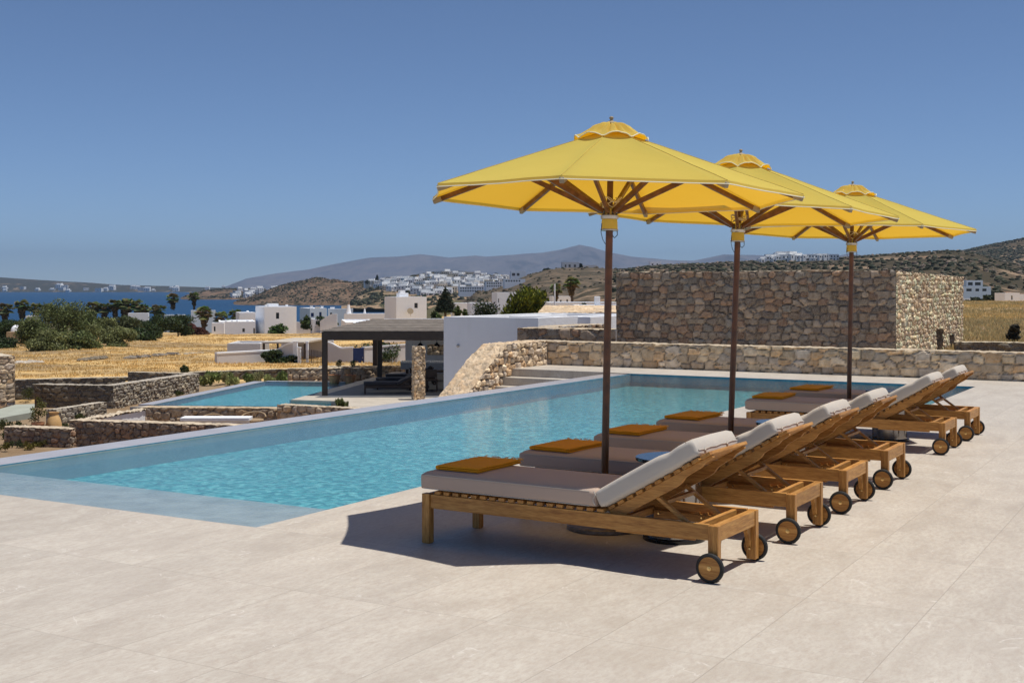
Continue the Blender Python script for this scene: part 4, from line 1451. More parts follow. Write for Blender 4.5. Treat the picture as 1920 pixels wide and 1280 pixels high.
    # hill houses
    st = [('pale stone villa on the crest of the brown hill', 1052, 1054, 1086, 491.5, 870, [(1059, 1062, 496, 501), (1066, 1070, 496, 501), (1076, 1080, 496, 501)], 'warmwhite'),
          ('low stone house right of the hilltop villa', 1091, 1093, 1120, 497, 880, [(1098, 1101, 500, 503)], 'warmwhite'),
          ('white house with porch at the left end of the brown hill', 956, 958, 986, 508, 880, [(960, 966, 512, 517), (969, 974, 512, 517)], 'white'),
          ('white cubic house on the crest above the stone building', 1216, 1219, 1240, 490.5, 1200, [(1222, 1225, 494, 498), (1231, 1234, 494, 498)], 'white'),
          ('small white house right of the cubic one above the stone building', 1274, 1276, 1289, 491, 1220, [(1280, 1283, 494, 497)], 'white')]
    for lab, a, b_, c, yt, Y, wn, mt in st:
        house('hill_house', lab, a, b_, c, yt, Y, gz((b_ + c) / 2, Y) - 4, 5, wn, mat=mt)
    # stepped hotel on the slope
    for (lab, a, b_, c, yt, yb, Y, rows, n0) in [('lower white stepped hotel block with rows of dark openings', 858, 861, 915, 537, 550, 960, ((539, 541.5), (544, 546.5)), 12),
                                                 ('middle white stepped hotel block with rows of dark openings', 908, 911, 948, 528, 540, 990, ((530, 532.5), (535, 537.5)), 9),
                                                 ('upper white stepped hotel block with dark openings, next to the striped grey roof', 943, 946, 985, 523, 535, 1010, ((525, 528),), 8)]:
        wn = []
        for (y0, y1) in rows:
            st_ = (c - b_) / n0
            for k in range(n0 - 2): wn.append((b_ + 2 + k * st_, b_ + 2 + k * st_ + st_ * .6, y0, y1))
        gg = G((b_ + c) / 2, yb + 1, 450); Y = gg.y
        house('hotel_block', lab, a, b_, c, yt, Y, EYE - (yb + 6 - HY) / FOC * Y, 6, wn, depth=9, group='stepped hotel blocks')


mid_houses()


# far village houses: a few shapes, then copies
def tiny_house(w, d, h, upper, nw, mat, seed):
    R = random.Random(seed)
    root = empty('village_house')
    b = MB(); b.box(-w / 2, w / 2, 0, d, -6, h)
    if upper: b.box(-w / 2 + w * R.uniform(.02, .3), w / 2 - w * R.uniform(.05, .3), d * .35, d * .97, h - .01, h + R.uniform(2.2, 2.9))
    b.build('wall', M['village'] if mat is M['white'] else mat, root)
    for i in range(nw):
        x = -w / 2 + w * (i + .5) / nw + R.uniform(-.25, .25); ww = R.uniform(.5, .85); z = h - R.uniform(1.9, 2.3)
        b = MB(); b.box(x - ww, x + ww, -.06, .05, z - R.uniform(.7, 1.3), z + .7); b.build('window', M['glass'], root)
        if h > 5 and R.random() < .8:
            b = MB(); b.box(x - ww, x + ww, -.06, .05, z - 3.6, z - 2.2); b.build('window', M['glass'], root)
    return root


creamy = plaster('cream_plaster', (.66, .58, .46))
protos = [tiny_house(9, 8, 3.6, True, 3, M['white'], 1), tiny_house(12, 8, 6.2, False, 4, M['white'], 2), tiny_house(7, 7, 3.4, False, 2, M['white'], 3),
          tiny_house(10, 8, 6.2, True, 3, M['white'], 4), tiny_house(15, 9, 3.6, True, 4, M['white'], 5), tiny_house(11, 8, 6.0, False, 4, creamy, 6)]
used = [False] * len(protos)


def put_village(n, region, label, group, seed, pick, sc=(.8, 1.15), mind=7, Ymin=800):
    R = random.Random(seed); pts = []
    tries = 0
    while len(pts) < n and tries < n * 60:
        tries += 1
        px, py = region(R)
        if any(abs(px - q[0]) < mind and abs(py - q[1]) < mind * .32 for q in pts): continue
        g = G(px, py, Ymin, 8000)
        if g.z < SEA + 1.5: continue
        pts.append((px, py))
        k = R.choice(pick)
        o = protos[k] if not used[k] else copy_tree(protos[k])
        used[k] = True
        o.location = g; s = R.uniform(*sc); o.scale = (s, s, s); o.rotation_euler = (0, 0, R.choice((.15, -.25, .5, -.1)) + R.uniform(-.1, .1))
        tag(o, label, 'house', group)


def reg_town(R):
    px = R.uniform(686, 1000)
    top = np.interp(px, [686, 705, 760, 810, 860, 905, 960, 1000], [533, 528, 523, 515, 514, 519, 524, 529]); bot = np.interp(px, [686, 740, 800, 860, 900, 1000], [537, 548, 556, 549, 540, 533])
    bot = min(bot, float(np.interp(px, [840, 890, 930, 960, 1000], [590, 548, 532, 521, 506])) - 1)
    return px, R.uniform(min(top, bot), bot)


put_village(225, reg_town, 'small white cubic house in the dense village on the far slope', 'white houses of the far hillside village', 3, [0, 1, 2, 3, 4, 0, 1, 3, 5], (.6, .95), 4.2, 1100)
put_village(34, lambda R: (R.uniform(1428, 1572), R.uniform(489, 501)), 'tiny white house of the ridge village above the stone building', 'white houses of the ridge village', 4, [0, 1, 2, 3, 4], (.55, .85), 5.5)
put_village(34, lambda R: (R.uniform(438, 520), R.uniform(545, 559)), 'tiny white house by the water left of the rocky headland', 'white houses by the bay', 5, [0, 1, 2, 3], (.9, 1.3), 4, 1900)
put_village(24, lambda R: (R.uniform(-20, 420), R.uniform(541, 547.5)), 'tiny white building on the far island shore', 'white buildings on the far island', 6, [1, 4, 0, 3], (1.8, 3.2), 8, 3000)


# ------------------------------------------------------------------ foliage
def leaves(name, lobes, n, size, base, spread=.35, parent=None, seed=1, upright=0.0, mat='leaf', tri=False, hi=None):
    """cloud of leaf-sized faces filling lobes (x,y,z,rx,ry,rz)"""
    rng = np.random.default_rng(seed)
    lob = np.array(lobes, float)
    wt = lob[:, 3] * lob[:, 4] * lob[:, 5]; wt = wt ** .8; wt /= wt.sum()
    li = rng.choice(len(lob), n, p=wt)
    d = rng.normal(size=(n, 3)); d /= np.linalg.norm(d, axis=1)[:, None]
    r = rng.uniform(.25, 1, n) ** .45
    L = lob[li]
    c = L[:, :3] + d * L[:, 3:6] * r[:, None]
    # clump: pull towards sub-centres so that gaps open
    sub = rng.normal(size=(len(lob) * 9, 3)); sub /= np.linalg.norm(sub, axis=1)[:, None]
    sc_ = lob[np.repeat(np.arange(len(lob)), 9)]
    subp = sc_[:, :3] + sub * sc_[:, 3:6] * .82
    k = li * 9 + rng.integers(0, 9, n)
    pull = rng.uniform(.0, .55, n)[:, None]
    c = c * (1 - pull) + (subp[k] + rng.normal(size=(n, 3)) * L[:, 3:6] * .18) * pull
    nn = rng.normal(size=(n, 3)) + d * .6; nn[:, 2] += .4; nn /= np.linalg.norm(nn, axis=1)[:, None]
    a = np.cross(nn, rng.normal(size=(n, 3))); a /= np.linalg.norm(a, axis=1)[:, None]
    if upright > 0:
        a = a * (1 - upright) + np.array([0, 0, 1.0]) * upright + d * .35 * upright; a /= np.linalg.norm(a, axis=1)[:, None]
    b_ = np.cross(nn, a); b_ /= (np.linalg.norm(b_, axis=1)[:, None] + 1e-9)
    s = size * rng.uniform(.6, 1.4, n)[:, None]
    asp = .42
    V = np.stack([c - a * s, c - b_ * s * asp, c + a * s, c + b_ * s * asp], 1).reshape(-1, 3)
    F_ = np.arange(n * 4).reshape(n, 4)
    tone = (1 + spread * rng.normal(size=n)).clip(.4, 1.9)
    lt = (1 + spread * .6 * rng.normal(size=len(lob) * 9))[k].clip(.5, 1.6)
    col = np.array(base)[None] * (tone * lt)[:, None]
    if hi is not None:
        w = (rng.random(n) < .35)[:, None]; col = np.where(w, np.array(hi)[None] * tone[:, None], col)
    return np_mesh(name, V, F_, M[mat], cols=np.repeat(col, 4, 0).clip(0, 1), parent=parent)


def tree(name, label, px, ytop, wpx, Y, zb, base, n=1600, leaf=.16, group=None, cat='tree', seed=1, squash=1.0, trunk=True, hi=None, upright=0.0, lobn=9, low=.15):
    R = random.Random(seed)
    zt = EYE - (ytop - HY) / FOC * Y
    rw = wpx / FOC * Y / 2
    zb = min(zb, zt - rw * 1.2); h = zt - zb
    x = xat(px, Y)
    root = empty(name, (x, Y, zb)); tag(root, label, cat, group)
    lobes = []
    for i in range(lobn):
        a = R.uniform(0, 6.28); q = R.uniform(.1, .72) if i else 0
        zz = R.uniform(low + .12, .78) if i else .62
        rr = rw * R.uniform(.32, .52) * (1.2 - .4 * abs(zz - .5))
        lobes.append((math.cos(a) * q * rw, math.sin(a) * q * rw * .8, h * zz, rr, rr, min(h * .24, rr * .85) * squash))
    lobes.append((0, 0, h * .82, rw * .42, rw * .4, h * .17))
    leaves('crown', lobes, n, leaf, base, parent=root, seed=seed, hi=hi, upright=upright)
    if trunk:
        b = MB()
        r0 = max(.04, h * .035)
        b.tube([(0, 0, -.3), (R.uniform(-.1, .1), 0, h * .3), (R.uniform(-.15, .15), 0, h * .6)], [r0, r0 * .75, r0 * .3], 8)
        for i in range(5):
            l = lobes[i]
            b.tube([(0, 0, h * R.uniform(.12, .35)), (l[0] * .5, l[1] * .5, l[2] * .6), (l[0], l[1], l[2])], [r0 * .55, r0 * .35, r0 * .12], 6)
        b.build('trunk', M['bark'], root, smooth=60)
    return root


OLV = (.125, .15, .052); OLV2 = (.17, .185, .07); DRK = (.042, .066, .022); MID = (.05, .075, .02)
Yb = 108
for i, (px, yt, w, Y, c, lab) in enumerate([
        (112, 556, 78, 118, OLV, 'tallest olive-green feathery tree of the thicket at left'),
        (60, 592, 62, 112, OLV, 'olive-green feathery tree left of the tallest one'),
        (165, 577, 70, 122, OLV, 'olive-green feathery tree right of the tallest one'),
        (205, 592, 60, 120, OLV2, 'paler olive tree at the right side of the thicket'),
        (88, 615, 70, 103, OLV2, 'low olive bush at the lower left of the thicket'),
        (150, 618, 70, 106, OLV, 'low olive bush in the lower middle of the thicket'),
        (218, 612, 66, 112, OLV2, 'low olive bush at the lower right of the thicket'),
        (262, 612, 60, 135, DRK, 'dark bush between the thicket and the dark round trees'),
        (10, 598, 70, 125, DRK, 'dark green tree behind the chapel at the left edge'),
        (2, 632, 50, 108, DRK, 'dark green bush in front of the chapel at the left edge'),
        (298, 588, 60, 170, DRK, 'left dark round tree at the top of the dry field'),
        (334, 588, 52, 175, DRK, 'right dark round tree at the top of the dry field'),
        (270, 600, 56, 160, DRK, 'low dark tree left of the dark round trees'),
        (185, 592, 56, 190, DRK, 'dark bush behind the right side of the thicket'),
        (235, 590, 60, 150, (.075, .09, .035), 'dark bush under the palm cluster'),
        (290, 596, 50, 215, DRK, 'dark bush left of the low white wall house'),
        (40, 598, 56, 150, DRK, 'dark tree left of the thicket, above the chapel'),
        (355, 604, 34, 200, (.12, .03, .02), 'dark red bougainvillea bush below the two slim palms'),
        (372, 612, 30, 195, (.10, .035, .02), 'low reddish bush left of the long single-storey house')]):
    tree('feathery_tree' if c != DRK else 'dark_tree', lab, px, yt, w * 1.28, Y, gz(px, Y), c, n=7500 if w > 60 else 4500, leaf=.11 if Y < 130 else .17, seed=100 + i, group='trees of the thicket at left' if i < 7 else 'dark trees around the thicket', lobn=14, low=.0)

SH = [('round clipped tree in front of the tall plain white house', 524, 606, 46, 223, (.05, .10, .015), 1500, .25),
      ('dark shrub left of the wide low house', 600, 591, 44, 215, DRK, 1500, .28),
      ('dark shrub right of the arched garden wall', 622, 597, 40, 212, (.045, .07, .02), 1500, .28),
      ('leafy bush below the blue-windowed house', 575, 590, 26, 218, (.06, .09, .025), 900, .28),
      ('dark green bush in front of the white boundary wall', 513, 654, 56, 75.3, (.04, .06, .018), 2600, .09),
      ('low dark bush right of the boundary-wall bush', 548, 665, 34, 75.6, (.045, .06, .02), 1200, .09),
      ('low green bush at the top of the retaining wall', 345, 684, 26, 60, (.055, .07, .02), 900, .06),
      ('dark bush beside the tower house, under the conifer', 814, 583, 34, 140, (.05, .08, .02), 1500, .2),
      ('small dark bush below the conifer', 858, 573, 22, 135, (.06, .085, .015), 900, .18),
      ('bush left of the long house by the hedge', 872, 577, 24, 92, (.06, .085, .015), 900, .12),
      ('round dry grey bush at the right edge of the field', 1903, 606, 36, 36, (.085, .075, .05), 2600, .05),
      ('dark tree on the hilltop left of the road', 1024, 503, 22, 860, (.035, .045, .02), 700, 1.1),
      ('thin dark tree right of the hilltop villa', 1089, 494, 8, 865, (.03, .04, .02), 300, .9),
      ('dark bush on the left slope of the brown hill', 1000, 518, 30, 700, (.045, .055, .025), 700, .9),
      ('second bush by the palm in front of the far terrace', 1095, 568, 26, 105, (.045, .07, .02), 900, .13),
      ('dark round bush right of the villa', 1875, 545, 40, 230, (.04, .052, .024), 2000, .3),
      ('dark bush in front of the villa', 1830, 556, 46, 215, (.04, .052, .024), 2000, .3),
      ('dark bush right of the villa near the small house', 1862, 552, 34, 200, (.04, .052, .024), 1500, .3)]
for i, (lab, px, yt, w, Y, c, n, ls) in enumerate(SH):
    tree('shrub', lab, px, yt, w, Y, gz(px, Y) if px < 1700 or Y < 100 else EYE - (572 - HY) / FOC * Y, c, n=n, leaf=ls, seed=300 + i, cat='bush', lobn=8, low=.0, trunk=i in (0, 11, 12))

tree('big_bush', 'big round yellow-green bush above the near white building', 987, 530, 96, 62, gz(985, 62), (.10, .12, .015), n=9000, leaf=.10, seed=501, cat='bush', hi=(.26, .26, .03), upright=.55, lobn=18, low=.1)
tree('hedge', 'dark hedge left of the big round bush', 905, 559, 110, 66, gz(915, 66), (.04, .055, .02), n=3600, leaf=.085, seed=502, cat='hedge', lobn=12, low=.0, trunk=False)
tree('hedge', 'green hedge above the beige wall, seen under the pergola', 715, 639, 100, 79, -3.4, (.04, .065, .018), n=3600, leaf=.10, seed=503, cat='hedge', lobn=16, low=.2, trunk=False)


R_ = random.Random(77)
for i in range(46):
    px, py = reg_town(R_); px = min(px, 930)
    g = G(px, py + (4 if i % 3 else 14), 1100, 4000); w_ = R_.uniform(5, 11) / FOC * g.y
    r = empty('village_tree', g); tag(r, 'dark tree standing among the white houses of the far hillside village', 'tree', 'trees in the far hillside village')
    leaves('crown', [(0, 0, w_ * .45, w_ * .5, w_ * .4, w_ * .35), (w_ * .4, 0, w_ * .3, w_ * .35, w_ * .3, w_ * .25)], 110, w_ * .16, (.04, .05, .025), parent=r, seed=900 + i)


# conifer with tiers
def conifer(px, ytop, ybase, wpx, Y, label, n=5000, ls=.16):
    zt = EYE - (ytop - HY) / FOC * Y; zb = EYE - (ybase - HY) / FOC * Y
    h = zt - zb; R0 = wpx / FOC * Y / 2
    root = empty('conifer', (xat(px, Y), Y, zb - 1.0)); tag(root, label, 'tree')
    lobes = []; R = random.Random(5)
    for t in range(11):
        f = t / 11
        rr = R0 * (1 - f) ** .85 + .1
        for k in range(8):
            a = k * math.pi / 4 + t * .4
            lobes.append((math.cos(a) * rr * .55, math.sin(a) * rr * .55, 1 + h * (.1 + .86 * f) + .05, rr * .45, rr * .45, h * .018))
    lobes.append((0, 0, 1 + h * .97, .1, .1, h * .05))
    leaves('crown', lobes, n, ls, (.022, .034, .016), parent=root, seed=6)
    b = MB(); b.tube([(0, 0, 0), (0, 0, 1 + h)], [.18, .03], 8); b.build('trunk', M['bark'], root)


conifer(835, 538, 590, 46, 150, 'dark tiered conifer in front of the village slope')
conifer(707, 514, 531, 10, 1500, 'tiny dark conifer on the skyline at the left end of the village', 500, 1.2)


# palms
def palm(px, ytop, Y, label, wpx, seed, skirt=True, group='fan palms by the bay'):
    R = random.Random(seed)
    zb = gz(px, Y); rc = wpx / FOC * Y / 2 * 1.42; zt = EYE - (ytop - HY) / FOC * Y - rc * .75
    h = max(1.5, zt - zb)
    root = empty('palm_tree', (xat(px, Y), Y, zb)); tag(root, label, 'palm tree', group)
    ln = R.uniform(-.03, .03) * h
    b = MB(); b.tube([(0, 0, -.2), (ln * .3, 0, h * .4), (ln, 0, h)], [rc * .17, rc * .13, rc * .15], 8); b.build('trunk', M['bark'], root, smooth=60)
    V = []; F_ = []; C = []
    nf = 34
    for k in range(nf):
        a = 2 * math.pi * k / nf + R.uniform(-.15, .15); el_ = R.uniform(-.5, 1.15)
        d = Vector((math.cos(a) * math.cos(el_), math.sin(a) * math.cos(el_), math.sin(el_)))
        L = rc * R.uniform(.8, 1.05)
        stem = Vector((ln, 0, h)); tip = stem + d * L * .5
        side = d.cross(Vector((0, 0, 1))).normalized(); up = side.cross(d)
        col = tuple(c * R.uniform(.7, 1.4) for c in (.15, .165, .06))
        for j in range(9):
            t = (j - 4) / 4 * 1.15
            e = tip + (d * math.cos(t) + side * math.sin(t)) * L * .55 + Vector((0, 0, -L * .16 * (1 + abs(t) * .4)))
            w_ = (up * .3 + side * math.cos(t) - d * math.sin(t)).normalized() * L * .10
            n0 = len(V); V += [tip, tip.lerp(e, .6) + w_, e, tip.lerp(e, .6) - w_]; F_.append((n0, n0 + 1, n0 + 2, n0 + 3)); C += [col] * 4
        n0 = len(V); w_ = side * L * .03; V += [stem - w_, stem + w_, tip + w_, tip - w_]; F_.append((n0, n0 + 1, n0 + 2, n0 + 3)); C += [col] * 4
    np_mesh('crown', V, F_, M['leaf'], cols=np.array(C), parent=root)
    if skirt:
        leaves('dead_fronds', [(ln, 0, h - rc * .35, rc * .5, rc * .5, rc * .6), (ln, 0, h - rc * .95, rc * .34, rc * .34, rc * .6)], 420, rc * .16, (.15, .105, .06), parent=root, seed=seed, upright=.7)


PALMS = [(8, 565, 300, 26), (42, 560, 300, 26), (68, 566, 310, 24), (90, 569, 310, 24), (176, 563, 300, 26), (197, 566, 300, 24), (215, 559, 300, 24), (231, 560, 305, 22), (240, 558, 300, 26),
         (256, 559, 300, 24), (268, 568, 310, 20), (295, 567, 290, 26), (324, 549, 330, 20), (364, 546, 330, 18), (383, 572, 240, 28), (415, 583, 240, 26), (443, 578, 262, 24)]
PD = ['at the very left edge', 'second from the left edge', 'third from the left, behind the thicket', 'fourth from the left, just left of the tallest feathery tree',
      'first of the cluster right of the tallest feathery tree', 'second of the cluster right of the tallest feathery tree', 'third of the palm cluster', 'fourth of the palm cluster', 'fifth of the palm cluster', 'sixth of the palm cluster', 'last and lowest of the palm cluster',
      'standing alone left of the two tall slim palms', 'left one of the two tall slim palms', 'right one of the two tall slim palms', 'broad, in front of the broad white house', 'left of the long single-storey house roof', 'between the long single-storey house and the sea']
for i, (px, yt, Y, w) in enumerate(PALMS):
    palm(px, yt, Y, 'fan palm ' + PD[i], w, 600 + i)
palm(1073, 517, 150, 'fan palm standing before the brown hill, left of the stone building', 26, 640, group='palms below the brown hill')
palm(1043, 531, 165, 'smaller fan palm beside the white flagpole', 20, 641, group='palms below the brown hill')

b = MB(); b.tube([(0, 0, 0), (0, 0, 1)], .045, 8); fp = b.build('flagpole', M['white']); Yp = 70
fp.location = (xat(1040, Yp), Yp, EYE - 45 / FOC * Yp); fp.scale = (1, 1, (45 + 8) / FOC * Yp); fp.location.z = EYE - 45 / FOC * Yp
tag(fp, 'thin white flagpole right of the big round bush', 'flagpole')
# pebble roof behind the white building
b = MB()
b.slab([(xat(1012, 50), 50), (xat(1165, 50), 50), (xat(1165, 56), 56), (xat(1022, 56), 56)], -2, EYE - 46 / FOC * 50)
V, F_, C = quad_grid((xat(1009, 49.9), 49.9, .60), (xat(1168, 49.9), 49.9, .60), (xat(1168, 57), 57, .78), (xat(1020, 57), 57, .78), .09, col=(.60, .47, .30), seed=70, rough=.03, stones=(.55, .5, calm(PAL_WARM, .5, .9), (.36, .28, .18)))
rb_ = b.build('stone_shed', M['white']); tag(rb_, 'low shed with a pebbled ochre roof behind the near white building', 'shed')
np_mesh('roof', V, F_, M['stone'], cols=C, parent=rb_)


# ------------------------------------------------------------------ near white building (deck frame)
def white_block(x0, x1, y0, y1, z0, zt, label, w=.3, rim=.16):
    root = empty('white_building', O, math.radians(-30)); tag(root, label, 'building')
    b = MB()
    def q(p, r, za, zb_): b.add([(p[0], p[1], za), (r[0], r[1], za), (r[0], r[1], zb_), (p[0], p[1], zb_)], [(0, 1, 2, 3)])
    c = [(x0, y0), (x1, y0), (x1, y1), (x0, y1)]; i = [(x0 + w, y0 + w), (x1 - w, y0 + w), (x1 - w, y1 - w), (x0 + w, y1 - w)]
    for k in range(4):
        j = (k + 1) % 4
        q(c[k], c[j], z0, zt); q(i[k], i[j], zt - rim, zt)
        b.add([(*c[k], zt), (*c[j], zt), (*i[j], zt), (*i[k], zt)], [(0, 1, 2, 3)])
    b.build('wall', M['white'], root)
    b = MB(); b.add([(*p, zt - rim) for p in i], [(0, 1, 2, 3)]); b.build('roof', M['concrete'], root)
    return root


wb_ = white_block(-15.03, -11.73, 25.28, 32.0, -3.2, .726, 'near plain white building with a flat roof left of the stone building')
b = MB(); b.lathe([(.0, 0), (.035, 0), (.05, .02), (.035, .05), (0, .06)], 14, Matrix.Translation((-14.5, 25.27, -.15)) @ Matrix.Rotation(math.pi / 2, 4, 'X')); b.build('wall_light', M['steel'], wb_)
w2 = white_block(-14.2, -11.3, 27.84, 31.6, -3.0, .705, 'white roof parapet block with a round spout, right of the near white building')
b = MB(); b.lathe([(.075, 0), (.075, .16), (.05, .16), (.05, .02), (0, .02)], 20, Matrix.Translation((-11.98, 27.85, .47)) @ Matrix.Rotation(math.pi / 2, 4, 'X')); b.build('spout', M['white'], w2, smooth=40)
b = MB(); b.lathe([(0, .02), (.049, .02)], 20, Matrix.Translation((-11.98, 27.84, .47)) @ Matrix.Rotation(math.pi / 2, 4, 'X')); b.build('spout_mouth_shade', M['glass'], w2)  # dark disc: the shade inside the spout put into its colour


# ------------------------------------------------------------------ pergola and lower terrace
FZ = -2.34


def lower_terrace():
    # paving
    b = MB()
    A = P(545, 749, FZ); B_ = P(735, 697.5, FZ); Cc = Vector((4, 62, 0)); D = Vector((4, 40, 0)); E = P(690, 775, FZ); F0 = P(622, 759, FZ); G0 = P(645, 752, FZ)
    poly = [(A.x, A.y), (G0.x, G0.y), (F0.x + .6, F0.y - .3), (E.x, E.y), (D.x, D.y), (Cc.x, Cc.y), (B_.x, B_.y)]
    b.slab(poly, -3.2, FZ)
    tag(b.build('lower_terrace', M['paledeck']), kind='structure')
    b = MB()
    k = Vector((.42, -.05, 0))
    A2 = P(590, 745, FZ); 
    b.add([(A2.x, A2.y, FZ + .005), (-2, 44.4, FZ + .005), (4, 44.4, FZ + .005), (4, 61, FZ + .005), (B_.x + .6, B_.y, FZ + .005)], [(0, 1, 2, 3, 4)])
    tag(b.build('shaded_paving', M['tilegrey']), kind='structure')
    # pergola
    root = empty('pergola', (-6.86, 45.1, FZ)); tag(root, 'dark bronze pergola with weathered slat roof over the lower terrace', 'pergola')
    iv = Matrix.Translation((6.86, -45.1, -FZ))
    def part(nm, args, mat='bronze', bev=.01):
        b = MB(); b.box(*args, iv); return b.build(nm, M[mat], root, bevel=bev)
    zt = -.005; zb = -.31
    part('post', (-6.96, -6.77, 45.01, 45.2, FZ, zb)); part('post', (-5.61, -5.42, 51.2, 51.42, FZ, zb)); part('post', (-6.97, -6.75, 61.5, 61.72, FZ, zb)); part('post', (-.2, 0, 61.5, 61.72, FZ, zb))
    part('beam', (-6.97, 0.0, 45.0, 45.22, zb, zt)); part('beam', (-6.97, -6.75, 45.225, 61.72, zb, zt)); part('beam', (-6.745, 0, 61.5, 61.72, zb, zt)); part('beam', (-.2, 0.0, 45.225, 61.495, zb, zt))
    part('beam', (-6.745, -.205, 51.2, 51.42, zb, zt - .02))
    y = 45.0; R = random.Random(2)
    while y < 61.7:
        part('roof_slat', (-6.99 - R.uniform(0, .05), .02, y, y + .235, .0 + R.uniform(0, .012), .045 + R.uniform(-.008, .014)), 'slat', None)
        y += .27
    # stone column
    zc = EYE - 110 / FOC * 43.3
    a = Vector((xat(776, 43.3), 43.3, 0)); an = math.radians(14)
    d = Vector((math.cos(an), math.sin(an), 0)) * .40
    rubble_wall('stone_column', a, a + d, .42, FZ - .6, zc, 'square rubble stone column in front of the pergola', cat='column', sw=.13, sh=.10, depth=.04, res=.028, seed=81, mortar=(.16, .12, .08), cap=(.62, .54, .42))
    # kitchen wall with stone panel, counter, lamps
    root = empty('outdoor_kitchen', (-4.6, 57, FZ)); tag(root, 'shaded white outdoor kitchen wall with grey counter under the pergola', 'kitchen')
    iv2 = Matrix.Translation((4.6, -57, -FZ))
    b = MB(); b.box(xat(760, 57), 2, 57, 57.3, FZ, -.32, iv2); b.build('wall', M['white'], root)
    rubble_wall('stone_panel', (xat(801, 56.9), 56.9), (1.5, 56.9), .08, EYE - 125 / FOC * 57, EYE - 106 / FOC * 57, None, sw=.3, sh=.2, res=.06, seed=83, parent=None, sides='')
    sp = bpy.data.objects['stone_panel']; sp.parent = root; sp.matrix_parent_inverse = root.matrix_world.inverted() if False else Matrix.Translation((4.6, -57, -FZ))
    b = MB(); b.box(xat(751, 52), -.5, 52, 52.8, EYE - 152 / FOC * 52, EYE - 140 / FOC * 52, iv2); ct = b.build('counter', M['greypaint'], root)
    b = MB()
    x = xat(751, 52)
    while x < -.6:
        b.box(x, x + .05, 51.97, 52.75, EYE - 140 / FOC * 52 + .002, EYE - 137.5 / FOC * 52, iv2); x += .1
    b.build('corrugated_edge', M['white'], ct)
    for s in (0.2, 2.4):
        b = MB(); b.box(xat(751, 52) + s, xat(751, 52) + s + .1, 52.2, 52.6, FZ + .002, EYE - 152.2 / FOC * 52, iv2); b.build('counter_leg', M['bronze'], root)
    for i, px in enumerate((788, 819)):
        r = empty('pendant_lamp', (xat(px, 53), 53, EYE - 109 / FOC * 53)); tag(r, 'black pendant lamp hanging under the pergola, ' + ('directly above the stone column' if i == 0 else 'right of the stone column'), 'lamp', 'pendant lamps under the pergola')
        b = MB(); b.lathe([(.02, .16), (.05, .14), (.16, 0), (.15, 0), (.04, .12), (0, .13)], 20); b.build('lamp_shade', M['blackmetal'], r, smooth=50)
        b = MB(); b.tube([(0, 0, .15), (0, 0, .45)], .01, 6); b.build('lamp_cord', M['rubber'], r)
    # dark loungers under the roof
    g = 'dark loungers under the pergola'
    pr = make_lounger((M['darkwood'],) * 3 + (M['darkcushion'], M['darkcushion'], M['rubber'], M['steel']), 'x', g)
    for i, (px, Y, rz, lab) in enumerate([(683, 45.9, 8, 'nearest dark lounger under the pergola, its foot towards the lower pool'), (706, 48.0, 8, 'middle dark lounger under the pergola'), (724, 50.0, 8, 'farthest dark lounger under the pergola')]):
        o = pr if i == 0 else copy_tree(pr)
        o['label'] = lab; o.location = (xat(px, Y), Y, FZ + .006); o.rotation_euler = (0, 0, math.radians(rz))
    # dining set
    r = empty('dining_table', (xat(823, 47), 47.5, FZ + .006)); tag(r, 'dark dining table right of the stone column in the pergola shade', 'table')
    b = MB(); b.box(-.6, 1.6, -.45, .45, .71, .75); b.build('table_top', M['darkwood'], r, bevel=.005)
    for sx in (-.5, 1.5):
        for sy in (-.38, .38):
            b = MB(); b.box(sx - .03, sx + .03, sy - .03, sy + .03, 0, .709); b.build('leg', M['darkwood'], r)
    for i, (dx, dy) in enumerate(((-.25, -.75), (.55, -.75), (-.95, .1))):
        c = empty('dining_chair', (xat(823, 47) + dx, 47.5 + dy, FZ + .006)); tag(c, ['dark dining chair at the near left corner of the dark table', 'dark dining chair at the near right side of the dark table', 'dark dining chair at the left end of the dark table'][i], 'chair', 'chairs at the dark dining table')
        b = MB(); b.box(-.22, .22, -.22, .22, .42, .46); b.build('seat', M['darkwood'], c, bevel=.005)
        for sx in (-.19, .19):
            for sy in (-.19, .19):
                b = MB(); b.box(sx - .018, sx + .018, sy - .018, sy + .018, 0, .419); b.build('leg', M['darkwood'], c)
        b = MB(); b.box(-.21, .21, -.225, -.20, .56, .86); b.build('backrest', M['darkwood'], c, bevel=.005)
        for sx in (-.19, .19):
            b = MB(); b.box(sx - .015, sx + .015, -.222, -.202, .461, .559); b.build('back_post', M['darkwood'], c)


lower_terrace()


